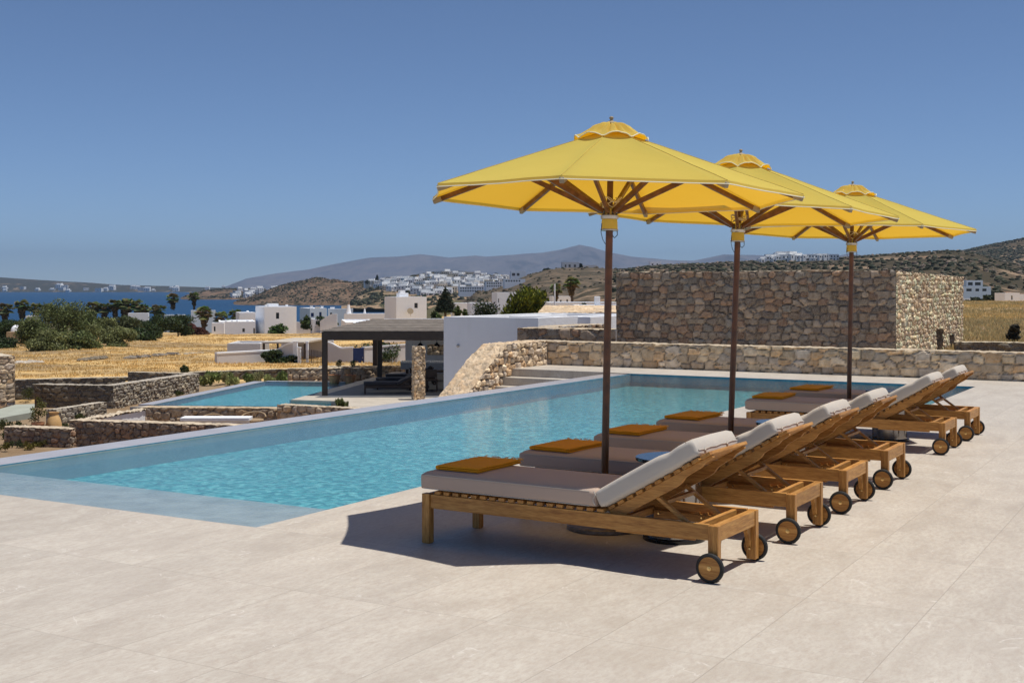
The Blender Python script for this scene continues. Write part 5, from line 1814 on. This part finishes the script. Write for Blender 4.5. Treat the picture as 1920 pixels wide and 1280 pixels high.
def lower_pool():
    WZ = -2.42
    pts = [P(285, 759.5, WZ), P(497, 715.5, WZ), P(700, 717.5, WZ), P(563, 746, WZ), P(543, 750.5, WZ), P(628, 752, WZ), P(606, 763, WZ)]
    root = empty('lower_pool'); tag(root, 'second turquoise pool on the terrace below, beside the pergola', 'pool')
    b = MB(); b.add([(p.x, p.y, WZ) for p in pts], [tuple(range(len(pts)))]); b.build('water_surface', M['farwater'], root)
    b = MB(); b.add([(p.x, p.y, WZ - .18) for p in pts], [tuple(range(len(pts)))]); b.build('floor', M['poolfloor'], root)
    b = MB()
    n = len(pts)
    for i in range(n):
        p, q = pts[i], pts[(i + 1) % n]
        b.add([(p.x, p.y, WZ - .18), (q.x, q.y, WZ - .18), (q.x, q.y, WZ + .01), (p.x, p.y, WZ + .01)], [(0, 1, 2, 3)])
    b.build('inner_wall', M['poolwall'], root)
    def strip(name, i0, i1, w, z0=-3.2, z1=WZ + .02, mat='edge'):
        p, q = pts[i0], pts[i1]; d = (q - p).normalized(); nn = Vector((-d.y, d.x, 0)) * w
        b = MB(); b.slab([(p.x, p.y), (q.x, q.y), (q.x + nn.x, q.y + nn.y), (p.x + nn.x, p.y + nn.y)] if w > 0 else [(p.x + nn.x, p.y + nn.y), (q.x + nn.x, q.y + nn.y), (q.x, q.y), (p.x, p.y)], z0, z1)
        b.build(name, M[mat], root)
    strip('overflow_edge', 0, 1, .5); strip('far_edge', 1, 2, .35)
    b = MB(); a = P(285, 759.7, WZ + .02); c = P(610, 763.3, WZ + .02)
    # near coping in ochre stone is the cap of the wall in front
    b.slab([(a.x - .6, a.y - .5), (c.x + .5, c.y - .5), (c.x + .3, c.y), (a.x, a.y)], -3.2, WZ + .018); b.build('near_edge', M['paledeck'], root)


lower_pool()

WG = 'rubble walls of the lower garden'
a = P(268, 763.5, -2.38); c = P(521, 765.5, -2.38)
rubble_wall('garden_wall', a, c, .5, -3.3, -2.38, 'brown rubble wall in front of the lower pool, its left part', group=WG, pal=PAL_WARM * .72, mortar=(.09, .06, .04), sw=.32, sh=.24, depth=.06, res=.045, seed=91, cap=(.56, .44, .29))
a = P(521, 758, -2.24); c = P(705, 768, -2.24)
rubble_wall('garden_wall', a - Vector((0, .1, 0)), c, .45, -3.3, -2.24, 'higher right part of the rubble wall in front of the lower pool', group=WG, pal=PAL_WARM * .8, mortar=(.12, .09, .06), sw=.32, sh=.24, depth=.06, res=.045, seed=92, cap=(.58, .49, .37))
a = P(8, 800, -2.12); c = P(131, 804, -2.12)
rubble_wall('garden_wall', a, c, .45, -3.2, -2.12, 'lowest brown rubble wall at the left edge by the clay jar', group=WG, pal=PAL_DARK * .95, mortar=(.09, .05, .04), sw=.20, sh=.15, depth=.045, res=.03, seed=93, cap=(.60, .50, .37))
a = P(130, 788, -1.93); c = P(520, 800, -1.93)
rubble_wall('garden_wall', a, c, .45, -3.2, -1.93, 'long brown rubble wall running up to the near pool edge', group=WG, pal=PAL_DARK * .95, mortar=(.09, .05, .04), sw=.20, sh=.15, depth=.045, res=.03, seed=94, cap=(.60, .50, .37))
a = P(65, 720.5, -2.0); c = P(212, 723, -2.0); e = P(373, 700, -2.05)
rubble_wall('garden_wall', a, c, .5, -3.4, -2.0, 'dark shaded rubble wall of the sunken garden enclosure', group=WG, pal=PAL_GREY * .55, mortar=(.05, .045, .035), sw=.36, sh=.18, depth=.05, res=.045, seed=95, cap=(.42, .38, .32), sides='LB')  # this run's shade is put into the darkened stone and mortar colours
rubble_wall('garden_wall', c, e, .5, -3.4, lambda s: -2.0 - .006 * s, 'long sunlit rubble wall of the garden enclosure, right of its dark corner', group=WG, pal=PAL_GREY * 1.2, mortar=(.10, .085, .06), sw=.24, sh=.13, depth=.07, res=.04, seed=96, cap=(.46, .42, .36), sides='')  # same stone, sunlight put into its lighter palette
zt = lambda y, Y: EYE - (y - HY) / FOC * Y
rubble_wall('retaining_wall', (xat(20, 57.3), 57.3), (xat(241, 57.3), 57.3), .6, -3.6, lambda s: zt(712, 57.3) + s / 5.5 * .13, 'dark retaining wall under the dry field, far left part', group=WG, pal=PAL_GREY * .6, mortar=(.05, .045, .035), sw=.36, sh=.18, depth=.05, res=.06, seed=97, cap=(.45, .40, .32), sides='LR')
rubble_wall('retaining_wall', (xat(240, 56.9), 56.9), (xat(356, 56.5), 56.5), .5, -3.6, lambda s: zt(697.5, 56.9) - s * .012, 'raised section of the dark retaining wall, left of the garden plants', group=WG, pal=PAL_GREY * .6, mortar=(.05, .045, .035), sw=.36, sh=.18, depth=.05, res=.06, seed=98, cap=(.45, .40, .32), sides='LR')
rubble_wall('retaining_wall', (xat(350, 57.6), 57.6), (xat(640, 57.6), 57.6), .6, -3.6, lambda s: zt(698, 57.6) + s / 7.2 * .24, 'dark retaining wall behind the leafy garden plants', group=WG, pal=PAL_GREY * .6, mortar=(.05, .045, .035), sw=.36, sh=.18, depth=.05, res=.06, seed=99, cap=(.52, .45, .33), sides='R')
rubble_wall('garden_wall', (xat(540, 54.0), 54.0), (xat(728, 54.6), 54.6), .5, -3.2, zt(691, 54), 'brown rubble wall behind the two terracotta pots', group=WG, pal=PAL_WARM * .85, mortar=(.12, .09, .06), sw=.3, sh=.2, depth=.05, res=.05, seed=100, cap=(.62, .53, .40))
rubble_wall('garden_wall', (xat(598, 58.8), 58.8), (xat(758, 58.8), 58.8), .5, -3.2, zt(686.5, 58.8), 'farther brown rubble wall left of the kitchen, below the grass', group=WG, pal=PAL_WARM * .85, mortar=(.12, .09, .06), sw=.3, sh=.2, depth=.05, res=.06, seed=101, cap=(.62, .53, .40))
a = P(104, 768, -2.35); c = P(200, 753.5, -2.35)
rubble_wall('garden_wall', a, c, .35, -3.2, -2.35, 'short low rubble wall in front of the dark enclosure wall', group=WG, pal=PAL_GREY * 1.1, mortar=(.08, .07, .05), sw=.26, sh=.16, depth=.05, res=.04, seed=102, cap=(.50, .45, .37))
# stone house corner, far left
bcor = Vector((xat(28, 43.5), 43.5)); dd = Vector((math.cos(math.radians(35)), math.sin(math.radians(35))))
aa = bcor - dd * 4.0
rt = rubble_wall('stone_hut', aa, bcor, 3.0, -3.2, EYE - 127 / FOC * 43.5, 'sunlit rubble stone hut cut by the left edge', cat='hut', pal=PAL_WARM * 1.05, mortar=(.16, .12, .08), sw=.24, sh=.17, depth=.05, res=.04, seed=103, sides='LR', cap=(.66, .58, .46))
# pale ramp
b = MB(); p_ = [P(-30, 774, -2.62), P(30, 758, -2.5), P(65, 757, -2.5), P(64, 772, -2.62), P(-20, 787, -2.7)]
b.add([tuple(p) for p in p_], [tuple(range(5))]); b.add([(p.x, p.y, -3.1) for p in p_], [tuple(range(4, -1, -1))])
for i in range(5):
    q, r = p_[i], p_[(i + 1) % 5]; b.add([tuple(q), tuple(r), (r.x, r.y, -3.1), (q.x, q.y, -3.1)], [(0, 1, 2, 3)])
tag(b.build('pale_ramp', M['sage'], None), 'pale greenish ramp beside the stone hut at the left edge', 'ramp')
# white garden wall with stone cap between the rubble walls
a = P(268, 768, -2.5); c = P(150, 787, -2.45)
root = empty('plaster_wall', a); tag(root, 'low white plaster wall with a pale stone cap between the two brown rubble walls', 'wall')
d = (c - a); b = MB(); nn = Vector((-d.y, d.x, 0)).normalized() * .3
b.slab([(0, 0), (nn.x, nn.y), (d.x + nn.x, d.y + nn.y), (d.x, d.y)][::-1], -.6, .02); b.build('wall', M['white'], root)
V, F_, C = quad_grid((0 - nn.x * .2, -nn.y * .2, .06), (d.x - nn.x * .2, d.y - nn.y * .2, .08), (d.x + nn.x * 1.2, d.y + nn.y * 1.2, .08), (nn.x * 1.2, nn.y * 1.2, .06), .06, col=(.66, .56, .42), seed=77, rough=.04)
np_mesh('cap', V, F_, M['stone'], cols=C, parent=root)
# white bench and wicker chairs
r = empty('white_bench', Q(402, 783, 37.2)); tag(r, 'long white bench top showing above the brown rubble wall', 'bench')
b = MB(); b.box(-65 / FOC * 37, 65 / FOC * 37, 0, .55, -.10, 0); b.build('seat', M['white'], r, bevel=.01)
b = MB(); b.box(-60 / FOC * 37, 60 / FOC * 37, .08, .5, -.55, -.102); b.build('base', M['white'], r)


def wicker_chair(px, py, Y, lab, rz):
    r = empty('wicker_chair', Q(px, py, Y), rz); r.location.z = -2.95; tag(r, lab, 'chair', 'wicker chairs by the white bench')
    hh = Q(px, py, Y).z + 2.95
    b = MB(); pts = [Vector((.38 * math.cos(t), .34 * math.sin(t), hh - .16 * (1 - math.sin(t)) * .8)) for t in [math.pi * k / 12 for k in range(13)]]
    b.tube(pts, .028, 8); b.build('back_rim', M['wicker'], r, smooth=60)
    b = MB()
    for k in range(1, 12):
        p = pts[k]; b.tube([p, Vector((p.x * .8, p.y * .8, .4))], .007, 5)
    b.build('back_weave', M['wicker'], r)
    b = MB(); b.lathe([(0, .38), (.31, .38), (.33, .41), (.31, .44), (0, .44)], 24); b.build('seat', M['wicker'], r, smooth=50)
    for (x, y) in ((-.22, -.2), (.22, -.2), (-.22, .2), (.22, .2)):
        b = MB(); b.tube([(x, y, .4), (x * 1.15, y * 1.15, 0)], .016, 6); b.build('leg', M['wicker'], r)


wicker_chair(475, 774, 38.6, 'wicker armchair with curved back right of the white bench', 0)
wicker_chair(400, 778.5, 39.2, 'wicker armchair mostly hidden behind the white bench', .3)


# pots
def pot(name, prof, mat, loc, label, cat='pot', group=None, ribs=False):
    b = MB(); b.lathe(prof, 32); o = b.build(name, M[mat], smooth=45); o.location = loc; tag(o, label, cat, group); return o


g = Vector((xat(101, 35.2), 35.2, gz(101, 35.2)))
prof = [(0, 0), (.12, 0)]
for i in range(25):
    t = i / 24; r = .115 + .075 * math.sin(math.pi * min(1, t * 1.02)) ** .8
    prof += [(r + (.006 if i % 2 else 0), .01 + t * .40)]
prof += [(.115, .42), (.105, .44), (.125, .455), (.125, .475), (.10, .475), (.09, .42), (0, .40)]
prof = [(r * 1.12, z * 1.5) for r, z in prof]
pot('clay_jar', prof, 'yellowclay', g + Vector((0, 0, -.04)), 'big ribbed yellow clay jar at the left', 'jar')
gp = g + Vector((-.36, -.25, -.04))
pot('planter', [(0, 0), (.13, 0), (.17, .40), (.18, .40), (.18, .45), (.155, .45), (.15, .40), (0, .40)], 'terracotta', gp, 'reddish planter left of the yellow clay jar', 'planter')
r = empty('potted_shrub', gp + Vector((0, 0, .40))); tag(r, 'leafy yellow-green shrub growing in the planter beside the clay jar', 'plant')
leaves('crown', [(-.05, 0, .35, .2, .2, .2), (.1, 0, .55, .17, .17, .15), (-.12, 0, .15, .17, .17, .12), (.15, 0, .3, .14, .14, .14), (0, .05, .68, .1, .1, .1)], 700, .03, (.13, .13, .03), parent=r, seed=71)
b = MB(); b.tube([(0, 0, 0), (.02, 0, .3), (.05, 0, .6)], [.014, .01, .004], 6); b.build('stem', M['bark'], r)
for i, px in enumerate((627, 656)):
    l = Vector((xat(px, 52.4), 52.4, EYE - 178.5 / FOC * 52.4))
    pot('terracotta_pot', [(0, 0), (.18, 0), (.245, .31), (.275, .31), (.275, .36), (.245, .36), (.235, .30), (0, .28)], 'terracotta', l, 'wide terracotta pot under the pergola, ' + ('left' if i == 0 else 'right') + ' one of the pair', 'pot', 'terracotta pots beside the lower pool')
    r = empty('standard_shrub', l + Vector((.18 if i == 0 else .12, 0, .28))); tag(r, 'small ball-headed shrub growing in the ' + ('left' if i == 0 else 'right') + ' terracotta pot', 'plant', 'ball shrubs in the terracotta pots')
    leaves('crown', [(0, 0, .56, .16, .16, .16), (.06, 0, .66, .09, .09, .09)], 420, .028, (.055, .08, .03), parent=r, seed=75 + i)
    b = MB(); b.tube([(0, 0, 0), (.01, 0, .45)], [.013, .01], 6); b.build('stem', M['bark'], r)


# garden plants
def low_plant(px, Y, w, h, c, label, n, ls, seed, group, upright=.6, zb=None):
    z = gz(px, Y) if zb is None else zb
    r = empty('garden_plant', (xat(px, Y), Y, z)); tag(r, label, 'plant', group)
    R = random.Random(seed)
    lob = [(R.uniform(-.5, .5) * w, R.uniform(-.3, .3) * w, h * R.uniform(.3, .7), w * .33, w * .33, h * .33) for _ in range(5)]
    leaves('foliage', lob, n, ls, c, parent=r, seed=seed, upright=upright)


for i in range(11):
    px = 378 + i * 21
    low_plant(px, 55.6 + (i % 3) * .35, .55, .62 + .1 * (i % 2), [(.34, .36, .14), (.22, .27, .09), (.42, .40, .20)][i % 3], 'leafy garden plant in the bed between the lower pool and the retaining wall', 700, .07, 800 + i, 'plants in the bed behind the lower pool')
for i, (px, py) in enumerate([(6, 846), (28, 840), (52, 843), (75, 838), (98, 834), (122, 833), (146, 829), (176, 826)]):
    Y = FOC * (EYE + 2.62) / (py - HY)
    low_plant(px, Y, .32, .3 - .015 * i, [(.13, .12, .03), (.07, .085, .035), (.20, .17, .04)][i % 3], 'small garden shrub on the bare soil beyond the near pool edge', 300, .03, 830 + i, 'small shrubs beyond the near pool edge', zb=-2.66)
for i, (px, Y, w, h) in enumerate([(8, 36, .5, .5), (35, 37, .4, .35), (62, 36, .4, .3), (152, 41.0, .3, .3), (115, 37.5, .35, .25), (330, 50.5, .5, .25), (20, 34.2, .5, .25), (45, 57.0, .6, .9), (95, 57, .6, .6)]):
    low_plant(px, Y, w, h, (.09, .10, .035), 'green garden plant by the walls at the left', 420, .035, 850 + i, 'green plants by the walls at the left', zb=gz(px, Y))
low_plant(640, 40.6, .3, .32, (.16, .18, .06), 'spiky pale plant at the edge of the lower terrace', 160, .07, 870, None, .8, zb=-2.36)


# ------------------------------------------------------------------ white boundary walls and carport across the field
def bwall(label, p0, p1, y0t, y1t, Y0, Y1, th=.3, zb=-3.9, mat='warmwhite', name='boundary_wall', capm='white', n=1, curve=None):
    root = empty(name, (xat(p0, Y0), Y0, zb)); tag(root, label, 'wall', 'white boundary walls across the field')
    A_ = Vector((xat(p0, Y0), Y0, 0)); B_ = Vector((xat(p1, Y1), Y1, 0)); d = B_ - A_; L = d.length; d.normalize(); nn = Vector((-d.y, d.x, 0))
    K = 14 if curve else 1
    b = MB(); c = MB()
    for k in range(K):
        s0, s1 = L * k / K, L * (k + 1) / K
        def zz(s):
            t = s / L; t = curve(t) if curve else t
            ya = y0t + (y1t - y0t) * t; Y = Y0 + (Y1 - Y0) * s / L
            return EYE - (ya - HY) / FOC * Y - zb
        a0, a1 = d * s0, d * s1
        for (o_, ht, m, lo) in ((0, 0, b, None), (.03, .07, c, 1)):
            q = [a0 - nn * o_, a1 - nn * o_, a1 + nn * (th + o_), a0 + nn * (th + o_)]
            z0_, z1_ = zz(s0), zz(s1)
            if lo: lows = [z0_ - .02, z1_ - .02, z1_ - .02, z0_ - .02]; tops = [z0_ + ht, z1_ + ht, z1_ + ht, z0_ + ht]
            else: lows = [0, 0, 0, 0]; tops = [z0_ - .021, z1_ - .021, z1_ - .021, z0_ - .021]
            m.add([(p.x, p.y, z) for p, z in zip(q, lows)] + [(p.x, p.y, z) for p, z in zip(q, tops)], [(3, 2, 1, 0), (4, 5, 6, 7), (0, 1, 5, 4), (1, 2, 6, 5), (2, 3, 7, 6), (3, 0, 4, 7)])
    b.build('wall', M[mat], root); c.build('coping', M[capm], root)
    return root


bwall('low boundary wall, the lowest at its left end, with a white coping', 407, 530, 663, 656.5, 74, 77, zb=-3.8)
bwall('curved white-edged gate wall rising to the gate pier', 521, 549, 655.5, 643.5, 75.5, 75.5, zb=-3.8, curve=lambda t: math.sin(t * math.pi / 2))
bwall('boundary wall with a stepped white coping seen through the pergola', 614, 642, 643, 653.5, 77, 77, zb=-3.8, curve=lambda t: .5 - .5 * math.cos(t * math.pi))
bwall('short boundary wall left of the blue door', 642, 661.5, 653.5, 652, 77, 77, zb=-3.8)
bwall('long beige boundary wall right of the blue door', 683.5, 790, 652.5, 645, 77, 80, zb=-3.8, capm='warmwhite')
r = house('carport', 'low grey-white store with flat roof beside the carport', 423, 426, 488, 644, 79, -3.8, 3, [], mat='warmwhite', depth=4, cat='store')
root = empty('carport', (xat(490, 80), 80, -3.5)); tag(root, 'flat pale carport roof on thin posts behind the gate wall', 'carport')
s = 80 / FOC
b = MB(); b.slab([(0, 0), (80 * s, 0), (98 * s, 7), (25 * s, 7)], EYE + 3.5 - 104 * s, EYE + 3.5 - 101 * s); b.build('roof', M['paledeck'], root)
for (x, y) in ((1, .3), (27, .3), (62, .3), (78, .3), (92, 6.5)):
    b = MB(); b.box(x * s, x * s + .12, y, y + .12, 0, EYE + 3.5 - 104.1 * s); b.build('post', M['bronze'], root)
b = MB(); b.box(1 * s, 95 * s, 6.7, 6.9, 0, EYE + 3.5 - 104.1 * s); b.build('back_wall', M['warmwhite'], root)
for i, (x0, x1, yt, Y) in enumerate(((549, 557, 641, 75.5), (558, 563, 653, 75.2), (573.5, 577.5, 642, 76.5), (574, 576.5, 656, 75.2))[:3]):
    s = Y / FOC
    r = empty('gate_pier', (xat((x0 + x1) / 2, Y), Y, -3.8)); tag(r, ['broad white gate pier with a wall lamp', 'slim white pier at the left side of the iron gate', 'slim white pier standing behind the iron gate'][i], 'pier', 'white piers at the iron gate')
    hw = (x1 - x0) / 2 * s; b = MB(); b.box(-hw, hw, 0, .3, 0, EYE + 3.8 - (yt - HY) * s); b.build('shaft', M['white'], r, bevel=.01)
    b = MB(); b.box(-hw - .02, hw + .02, -.02, .32, EYE + 3.8 - (yt - HY) * s + .001, EYE + 3.8 - (yt - HY) * s + .06); b.build('cap', M['white'], r)
r = empty('iron_gate', (xat(562, 75), 75, -3.2)); tag(r, 'thin dark iron gate with arched top beside the pergola post', 'gate')
s = 75 / FOC
for leafi in range(2):
    b = MB()
    for k in range(9):
        x = (leafi * 22 + k * 2.6 + 1) * s; t = (leafi * 9 + k) / 17
        b.tube([(x, 0, 0.05), (x, 0, EYE + 3.2 - (660 - 4.5 * math.sin(t * math.pi) - HY) * s)], .014, 5)
    for zz in (.15, .5):
        b.tube([((leafi * 22 + .5) * s, 0, zz), ((leafi * 22 + 22) * s, 0, zz)], .016, 5)
    b.build('gate_leaf', M['bronze'], r)
r = empty('blue_door', (xat(661.5, 77), 77, -3.8)); s = 77 / FOC; tag(r, 'dark blue door in the boundary wall seen through the pergola', 'door')
b = MB(); b.box(.01, 22 * s - .01, .05, .15, 0, EYE + 3.8 - 112.5 * s); b.build('door_leaf', M['blue'], r, bevel=.01)
b = MB(); b.box(18 * s, 18.8 * s, .0, .049, 1.0, 1.08); b.build('handle', M['steel'], r)
bwall('tall grey boundary wall behind the iron gate', 580, 625, 641.5, 640, 88, 88, zb=-4.2)
bwall('curled white garden wall rising towards the conical chimneys', 600, 632, 603, 589, 210, 210, zb=-9, mat='white', curve=lambda t: min(1, math.sin(t * math.pi / 2) * 1.1))
house('white_house', 'small low white house just left of the curled garden wall, under the cream house', 582, 586, 606, 598, 214, -8.5, 14, [(592, 595, 602, 608)])
house('white_house', 'long low white terrace house below the wide low house, above the pergola roof', 640, 648, 705, 604, 150, -6, 10, [(668, 672, 609, 615)])
bwall('arched white garden wall beside the tall plain house', 556, 583, 604, 614.5, 222, 222, zb=-9, mat='white', curve=lambda t: .5 - .5 * math.cos(t * math.pi))


# ------------------------------------------------------------------ field stones, dry grass, scrub
def rocks(name, label, p0, p1, n, size, seed, spread=.5, single=False, gname='pale stones in the dry field', cols=((.42, .38, .33), (.25, .20, .16), (.55, .50, .44))):
    R = random.Random(seed); b = MB()
    for i in range(n):
        if single: b = MB()
        t = i / n + R.uniform(-.02, .02); px = p0[0] + (p1[0] - p0[0]) * t; py = p0[1] + (p1[1] - p0[1]) * t
        g = G(px, py, 58)
        c = Vector((g.x, g.y + R.uniform(-spread, spread), g.z + size * .12)); s = size * R.uniform(.5, 1.25)
        rs = [(R.uniform(.7, 1.2)) for _ in range(8)]
        vs = []; 
        for zi, zr in ((-.5, .75), (0.05, 1.0), (.4, .6)):
            for k in range(7):
                an = k * 6.283 / 7; vs.append(c + Vector((math.cos(an) * s * zr * rs[k], math.sin(an) * s * zr * rs[k] * .8, zi * s * .9 * rs[(k + 2) % 7])))
        fs = [tuple(range(6, -1, -1)), tuple(range(14, 21))] + [(l * 7 + k, l * 7 + (k + 1) % 7, (l + 1) * 7 + (k + 1) % 7, (l + 1) * 7 + k) for l in range(2) for k in range(7)]
        b.add(vs, fs, col=R.choice(cols))
        if single: tag(b.build(name, M['stone'], colors=True), label, 'stone', gname)
    if single: return
    o = b.build(name, M['stone'], colors=True); tag(o, label, 'stones')


rocks('stone_row', 'line of dark field stones across the dry grass, left of the boundary walls', (238, 673), (332, 664), 34, .33, 1, cols=((.12, .10, .08), (.26, .22, .18), (.09, .07, .06)))
rocks('field_stone', 'pale stone of the short row in the dry grass near the stone hut', (32, 682), (80, 680), 22, .34, 2, single=True, gname='pale stones near the stone hut', cols=((.62, .57, .5), (.5, .45, .38)))
rocks('stone_row', 'small heap of dark stones in the middle of the dry field', (158, 676), (196, 672), 26, .34, 3, cols=((.22, .18, .13), (.16, .13, .09)))
rocks('field_stone', 'single pale stone in the dry grass right of the dark line of field stones', (340, 665), (385, 662), 9, .22, 4, single=True, cols=((.5, .43, .33),))


def grass(name, label, n, pxr, Yr, h, seed, cols, clump=6, minn=.35):
    rng = np.random.default_rng(seed)
    m = n // clump
    Y = rng.uniform(Yr[0] ** .5, Yr[1] ** .5, m * 2) ** 2; px = rng.uniform(pxr[0], pxr[1], m * 2)
    X = (px - CX) / FOC * Y
    dens = fbm(X / 5, Y / 4, seed, 4) + .5
    keep = dens + rng.uniform(-.1, .1, m * 2) > minn
    X, Y, px, dens = [q[keep][:m] for q in (X, Y, px, dens)]
    m = len(X)
    X = np.repeat(X, clump) + rng.normal(0, .14, m * clump); Y = np.repeat(Y, clump) + rng.normal(0, .14, m * clump)
    px = X / Y * FOC + CX
    Z = terr(px, Y)
    N_ = len(X)
    a = rng.uniform(0, 6.28, N_); hh = h * rng.uniform(.5, 1.35, N_) * np.repeat(.6 + dens, clump)[:N_]
    wd = .022 + .00028 * Y
    lean = rng.normal(0, .25, (N_, 2)) * hh[:, None]
    ca, sa = np.cos(a) * wd, np.sin(a) * wd
    V = np.stack([np.stack([X - ca, Y - sa, Z - .03], 1), np.stack([X + ca, Y + sa, Z - .03], 1), np.stack([X + lean[:, 0], Y + lean[:, 1], Z + hh], 1)], 1).reshape(-1, 3)
    F_ = np.arange(N_ * 3).reshape(-1, 3)
    c = np.array(cols)[rng.integers(0, len(cols), m)]; c = np.repeat(c, clump, 0) * rng.uniform(.88, 1.12, (N_, 1))
    o = np_mesh(name, V, F_, M['leaf'], cols=np.repeat(c, 3, 0).clip(0, 1))
    tag(o, label, 'grass', kind='stuff')


GC = [(.84, .59, .24), (.78, .54, .21), (.86, .64, .29), (.68, .48, .19), (.62, .46, .20)]
grass('dry_grass', 'golden dry grass of the field on the left', 60000, (-60, 800), (58.2, 210), .09, 11, GC)
grass('dry_grass', 'golden dry grass of the field on the right', 60000, (1760, 2100), (32, 125), .10, 12, [(.66, .50, .22), (.56, .43, .19), (.74, .56, .27), (.42, .36, .17)], minn=.3)


def scrub(name, hill, n, size, cols, seed, pr, yr=(0, 1), thr=.5):
    rng = np.random.default_rng(seed)
    px = rng.uniform(pr[0], pr[1], n * 3); Y = rng.uniform(hill.Yf + (hill.Yr - hill.Yf) * yr[0], hill.Yf + (hill.Yr - hill.Yf) * yr[1], n * 3)
    Z = hill.z(px, Y); X = (px - CX) / FOC * Y
    d = fbm(X / (hill.ns * .8), Y / (hill.ns * .8), seed, 4) + .5
    ok = (Z > SEA + 2.5) & (Z >= terr(px, Y)) & (d > thr + rng.uniform(-.12, .12, n * 3))
    X, Y, Z = X[ok][:n], Y[ok][:n], Z[ok][:n]; m = len(X)
    s = size * rng.uniform(.4, 1.4, m) ** 1.2
    K = 6
    an = np.arange(K) * 2 * math.pi / K
    rr = rng.uniform(.7, 1.25, (m, K))
    ring = np.stack([X[:, None] + np.cos(an) * rr * s[:, None], Y[:, None] + np.sin(an) * rr * s[:, None], np.repeat((Z - s * .15)[:, None], K, 1)], -1)
    ring2 = np.stack([X[:, None] + np.cos(an + .4) * rr * s[:, None] * .75, Y[:, None] + np.sin(an + .4) * rr * s[:, None] * .75, (Z + s * .55)[:, None] + rng.uniform(-.15, .15, (m, K)) * s[:, None]], -1)
    top = np.stack([X + rng.uniform(-.2, .2, m) * s, Y, Z + s * .85], -1)[:, None]
    V = np.concatenate([ring, ring2, top], 1); nv = 2 * K + 1
    f = []
    for k in range(K):
        k2 = (k + 1) % K
        f += [(k, k2, K + k2), (k, K + k2, K + k), (K + k, K + k2, 2 * K)]
    F_ = (np.array(f)[None] + (np.arange(m) * nv)[:, None, None]).reshape(-1, 3)
    c = np.array(cols)[rng.integers(0, len(cols), m)] * rng.uniform(.7, 1.3, (m, 1))
    o = np_mesh(name, V.reshape(-1, 3), F_, M['leaf'], cols=np.repeat(c, nv, 0).clip(0, 1))
    tag(o, 'scattered scrub and boulders covering the ' + hill.name.replace('_', ' '), 'scrub', kind='stuff')


SG = [(.05, .055, .028), (.065, .065, .035), (.035, .045, .022), (.10, .085, .055)]
Hn = {h.name: h for h in HILLS}
scrub('scrub', Hn['headland'], 2200, 1.3, SG + [(.22, .15, .10), (.30, .22, .16)], 1, (430, 850))
scrub('scrub', Hn['town_hill'], 2200, 2.0, SG, 2, (660, 1100), thr=.45)
scrub('scrub', Hn['brown_hill'], 350, .9, SG + [(.16, .12, .08)], 3, (860, 1300), thr=.5)
scrub('scrub', Hn['scrub_hill'], 4500, 1.3, SG + [(.06, .065, .035), (.26, .20, .15)], 4, (1150, 2000), thr=.44)
scrub('scrub', Hn['upper_hill'], 5000, 2.2, SG, 5, (1700, 2050), thr=.45)
scrub('scrub', Hn['middle_shore'], 700, 2.0, SG, 6, (340, 560))
SKY_AIR, SKY_DUST, SKY_OZ, SKY_STR, SKY_ALT = .80, .0, 5.0, .100, 3200
SUN_STR = 4.3
HAZE = 6.0e-5
HAZE_COL = (.33, .45, .63)
EXPO = 0.08
# ------------------------------------------------------------------ light, sky, camera
SUN = Vector((.60, -.05, 2.217)).normalized()
el = math.asin(SUN.z); az = math.atan2(SUN.x, SUN.y)
w = bpy.data.worlds.new('World'); scene.world = w; w.use_nodes = True
nt = w.node_tree; nt.nodes.clear()
bg = nt.nodes.new('ShaderNodeBackground'); ow = nt.nodes.new('ShaderNodeOutputWorld')
sky = nt.nodes.new('ShaderNodeTexSky'); sky.sky_type = 'NISHITA'; sky.sun_disc = False
sky.sun_elevation = el; sky.sun_rotation = az
sky.altitude = SKY_ALT; sky.air_density = SKY_AIR; sky.dust_density = SKY_DUST; sky.ozone_density = SKY_OZ
nt.links.new(sky.outputs[0], bg.inputs[0]); bg.inputs[1].default_value = SKY_STR
nt.links.new(bg.outputs[0], ow.inputs[0])
sl = bpy.data.lights.new('sun', 'SUN'); sl.energy = SUN_STR; sl.angle = math.radians(.53); sl.color = (1.0, .95, .87)
so = bpy.data.objects.new('sun', sl); COL.objects.link(so)
so.rotation_euler = (-SUN).to_track_quat('-Z', 'Y').to_euler(); so.location = (20, 0, 60)

if HAZE > 0:
    b = MB(); b.box(-21000, 21000, -300, 21500, -60, 620)
    hz = bpy.data.materials.new('air'); hz.use_nodes = True
    t = hz.node_tree; t.nodes.clear()
    pv = t.nodes.new('ShaderNodeVolumePrincipled'); mo = t.nodes.new('ShaderNodeOutputMaterial')
    pv.inputs['Color'].default_value = (*HAZE_COL, 1); pv.inputs['Density'].default_value = HAZE
    pv.inputs['Anisotropy'].default_value = .0
    t.links.new(pv.outputs[0], mo.inputs['Volume'])
    ho = b.build('haze', hz); tag(ho, kind='stuff')
    scene.cycles.volume_bounces = 1

cd = bpy.data.cameras.new('camera'); co = bpy.data.objects.new('camera', cd); COL.objects.link(co)
co.location = (0, 0, EYE); co.rotation_euler = (math.pi / 2, 0, 0)
cd.sensor_width = 36; cd.lens = 36 * FOC / 1920; cd.shift_y = -(640 - HY) / 1920
cd.clip_start = .05; cd.clip_end = 90000
scene.camera = co
scene.view_settings.view_transform = 'Standard'; scene.view_settings.look = 'None'
scene.view_settings.exposure = EXPO; scene.view_settings.gamma = 1
scene.cycles.max_bounces = 8; scene.cycles.transparent_max_bounces = 16
scene.cycles.use_denoising = True
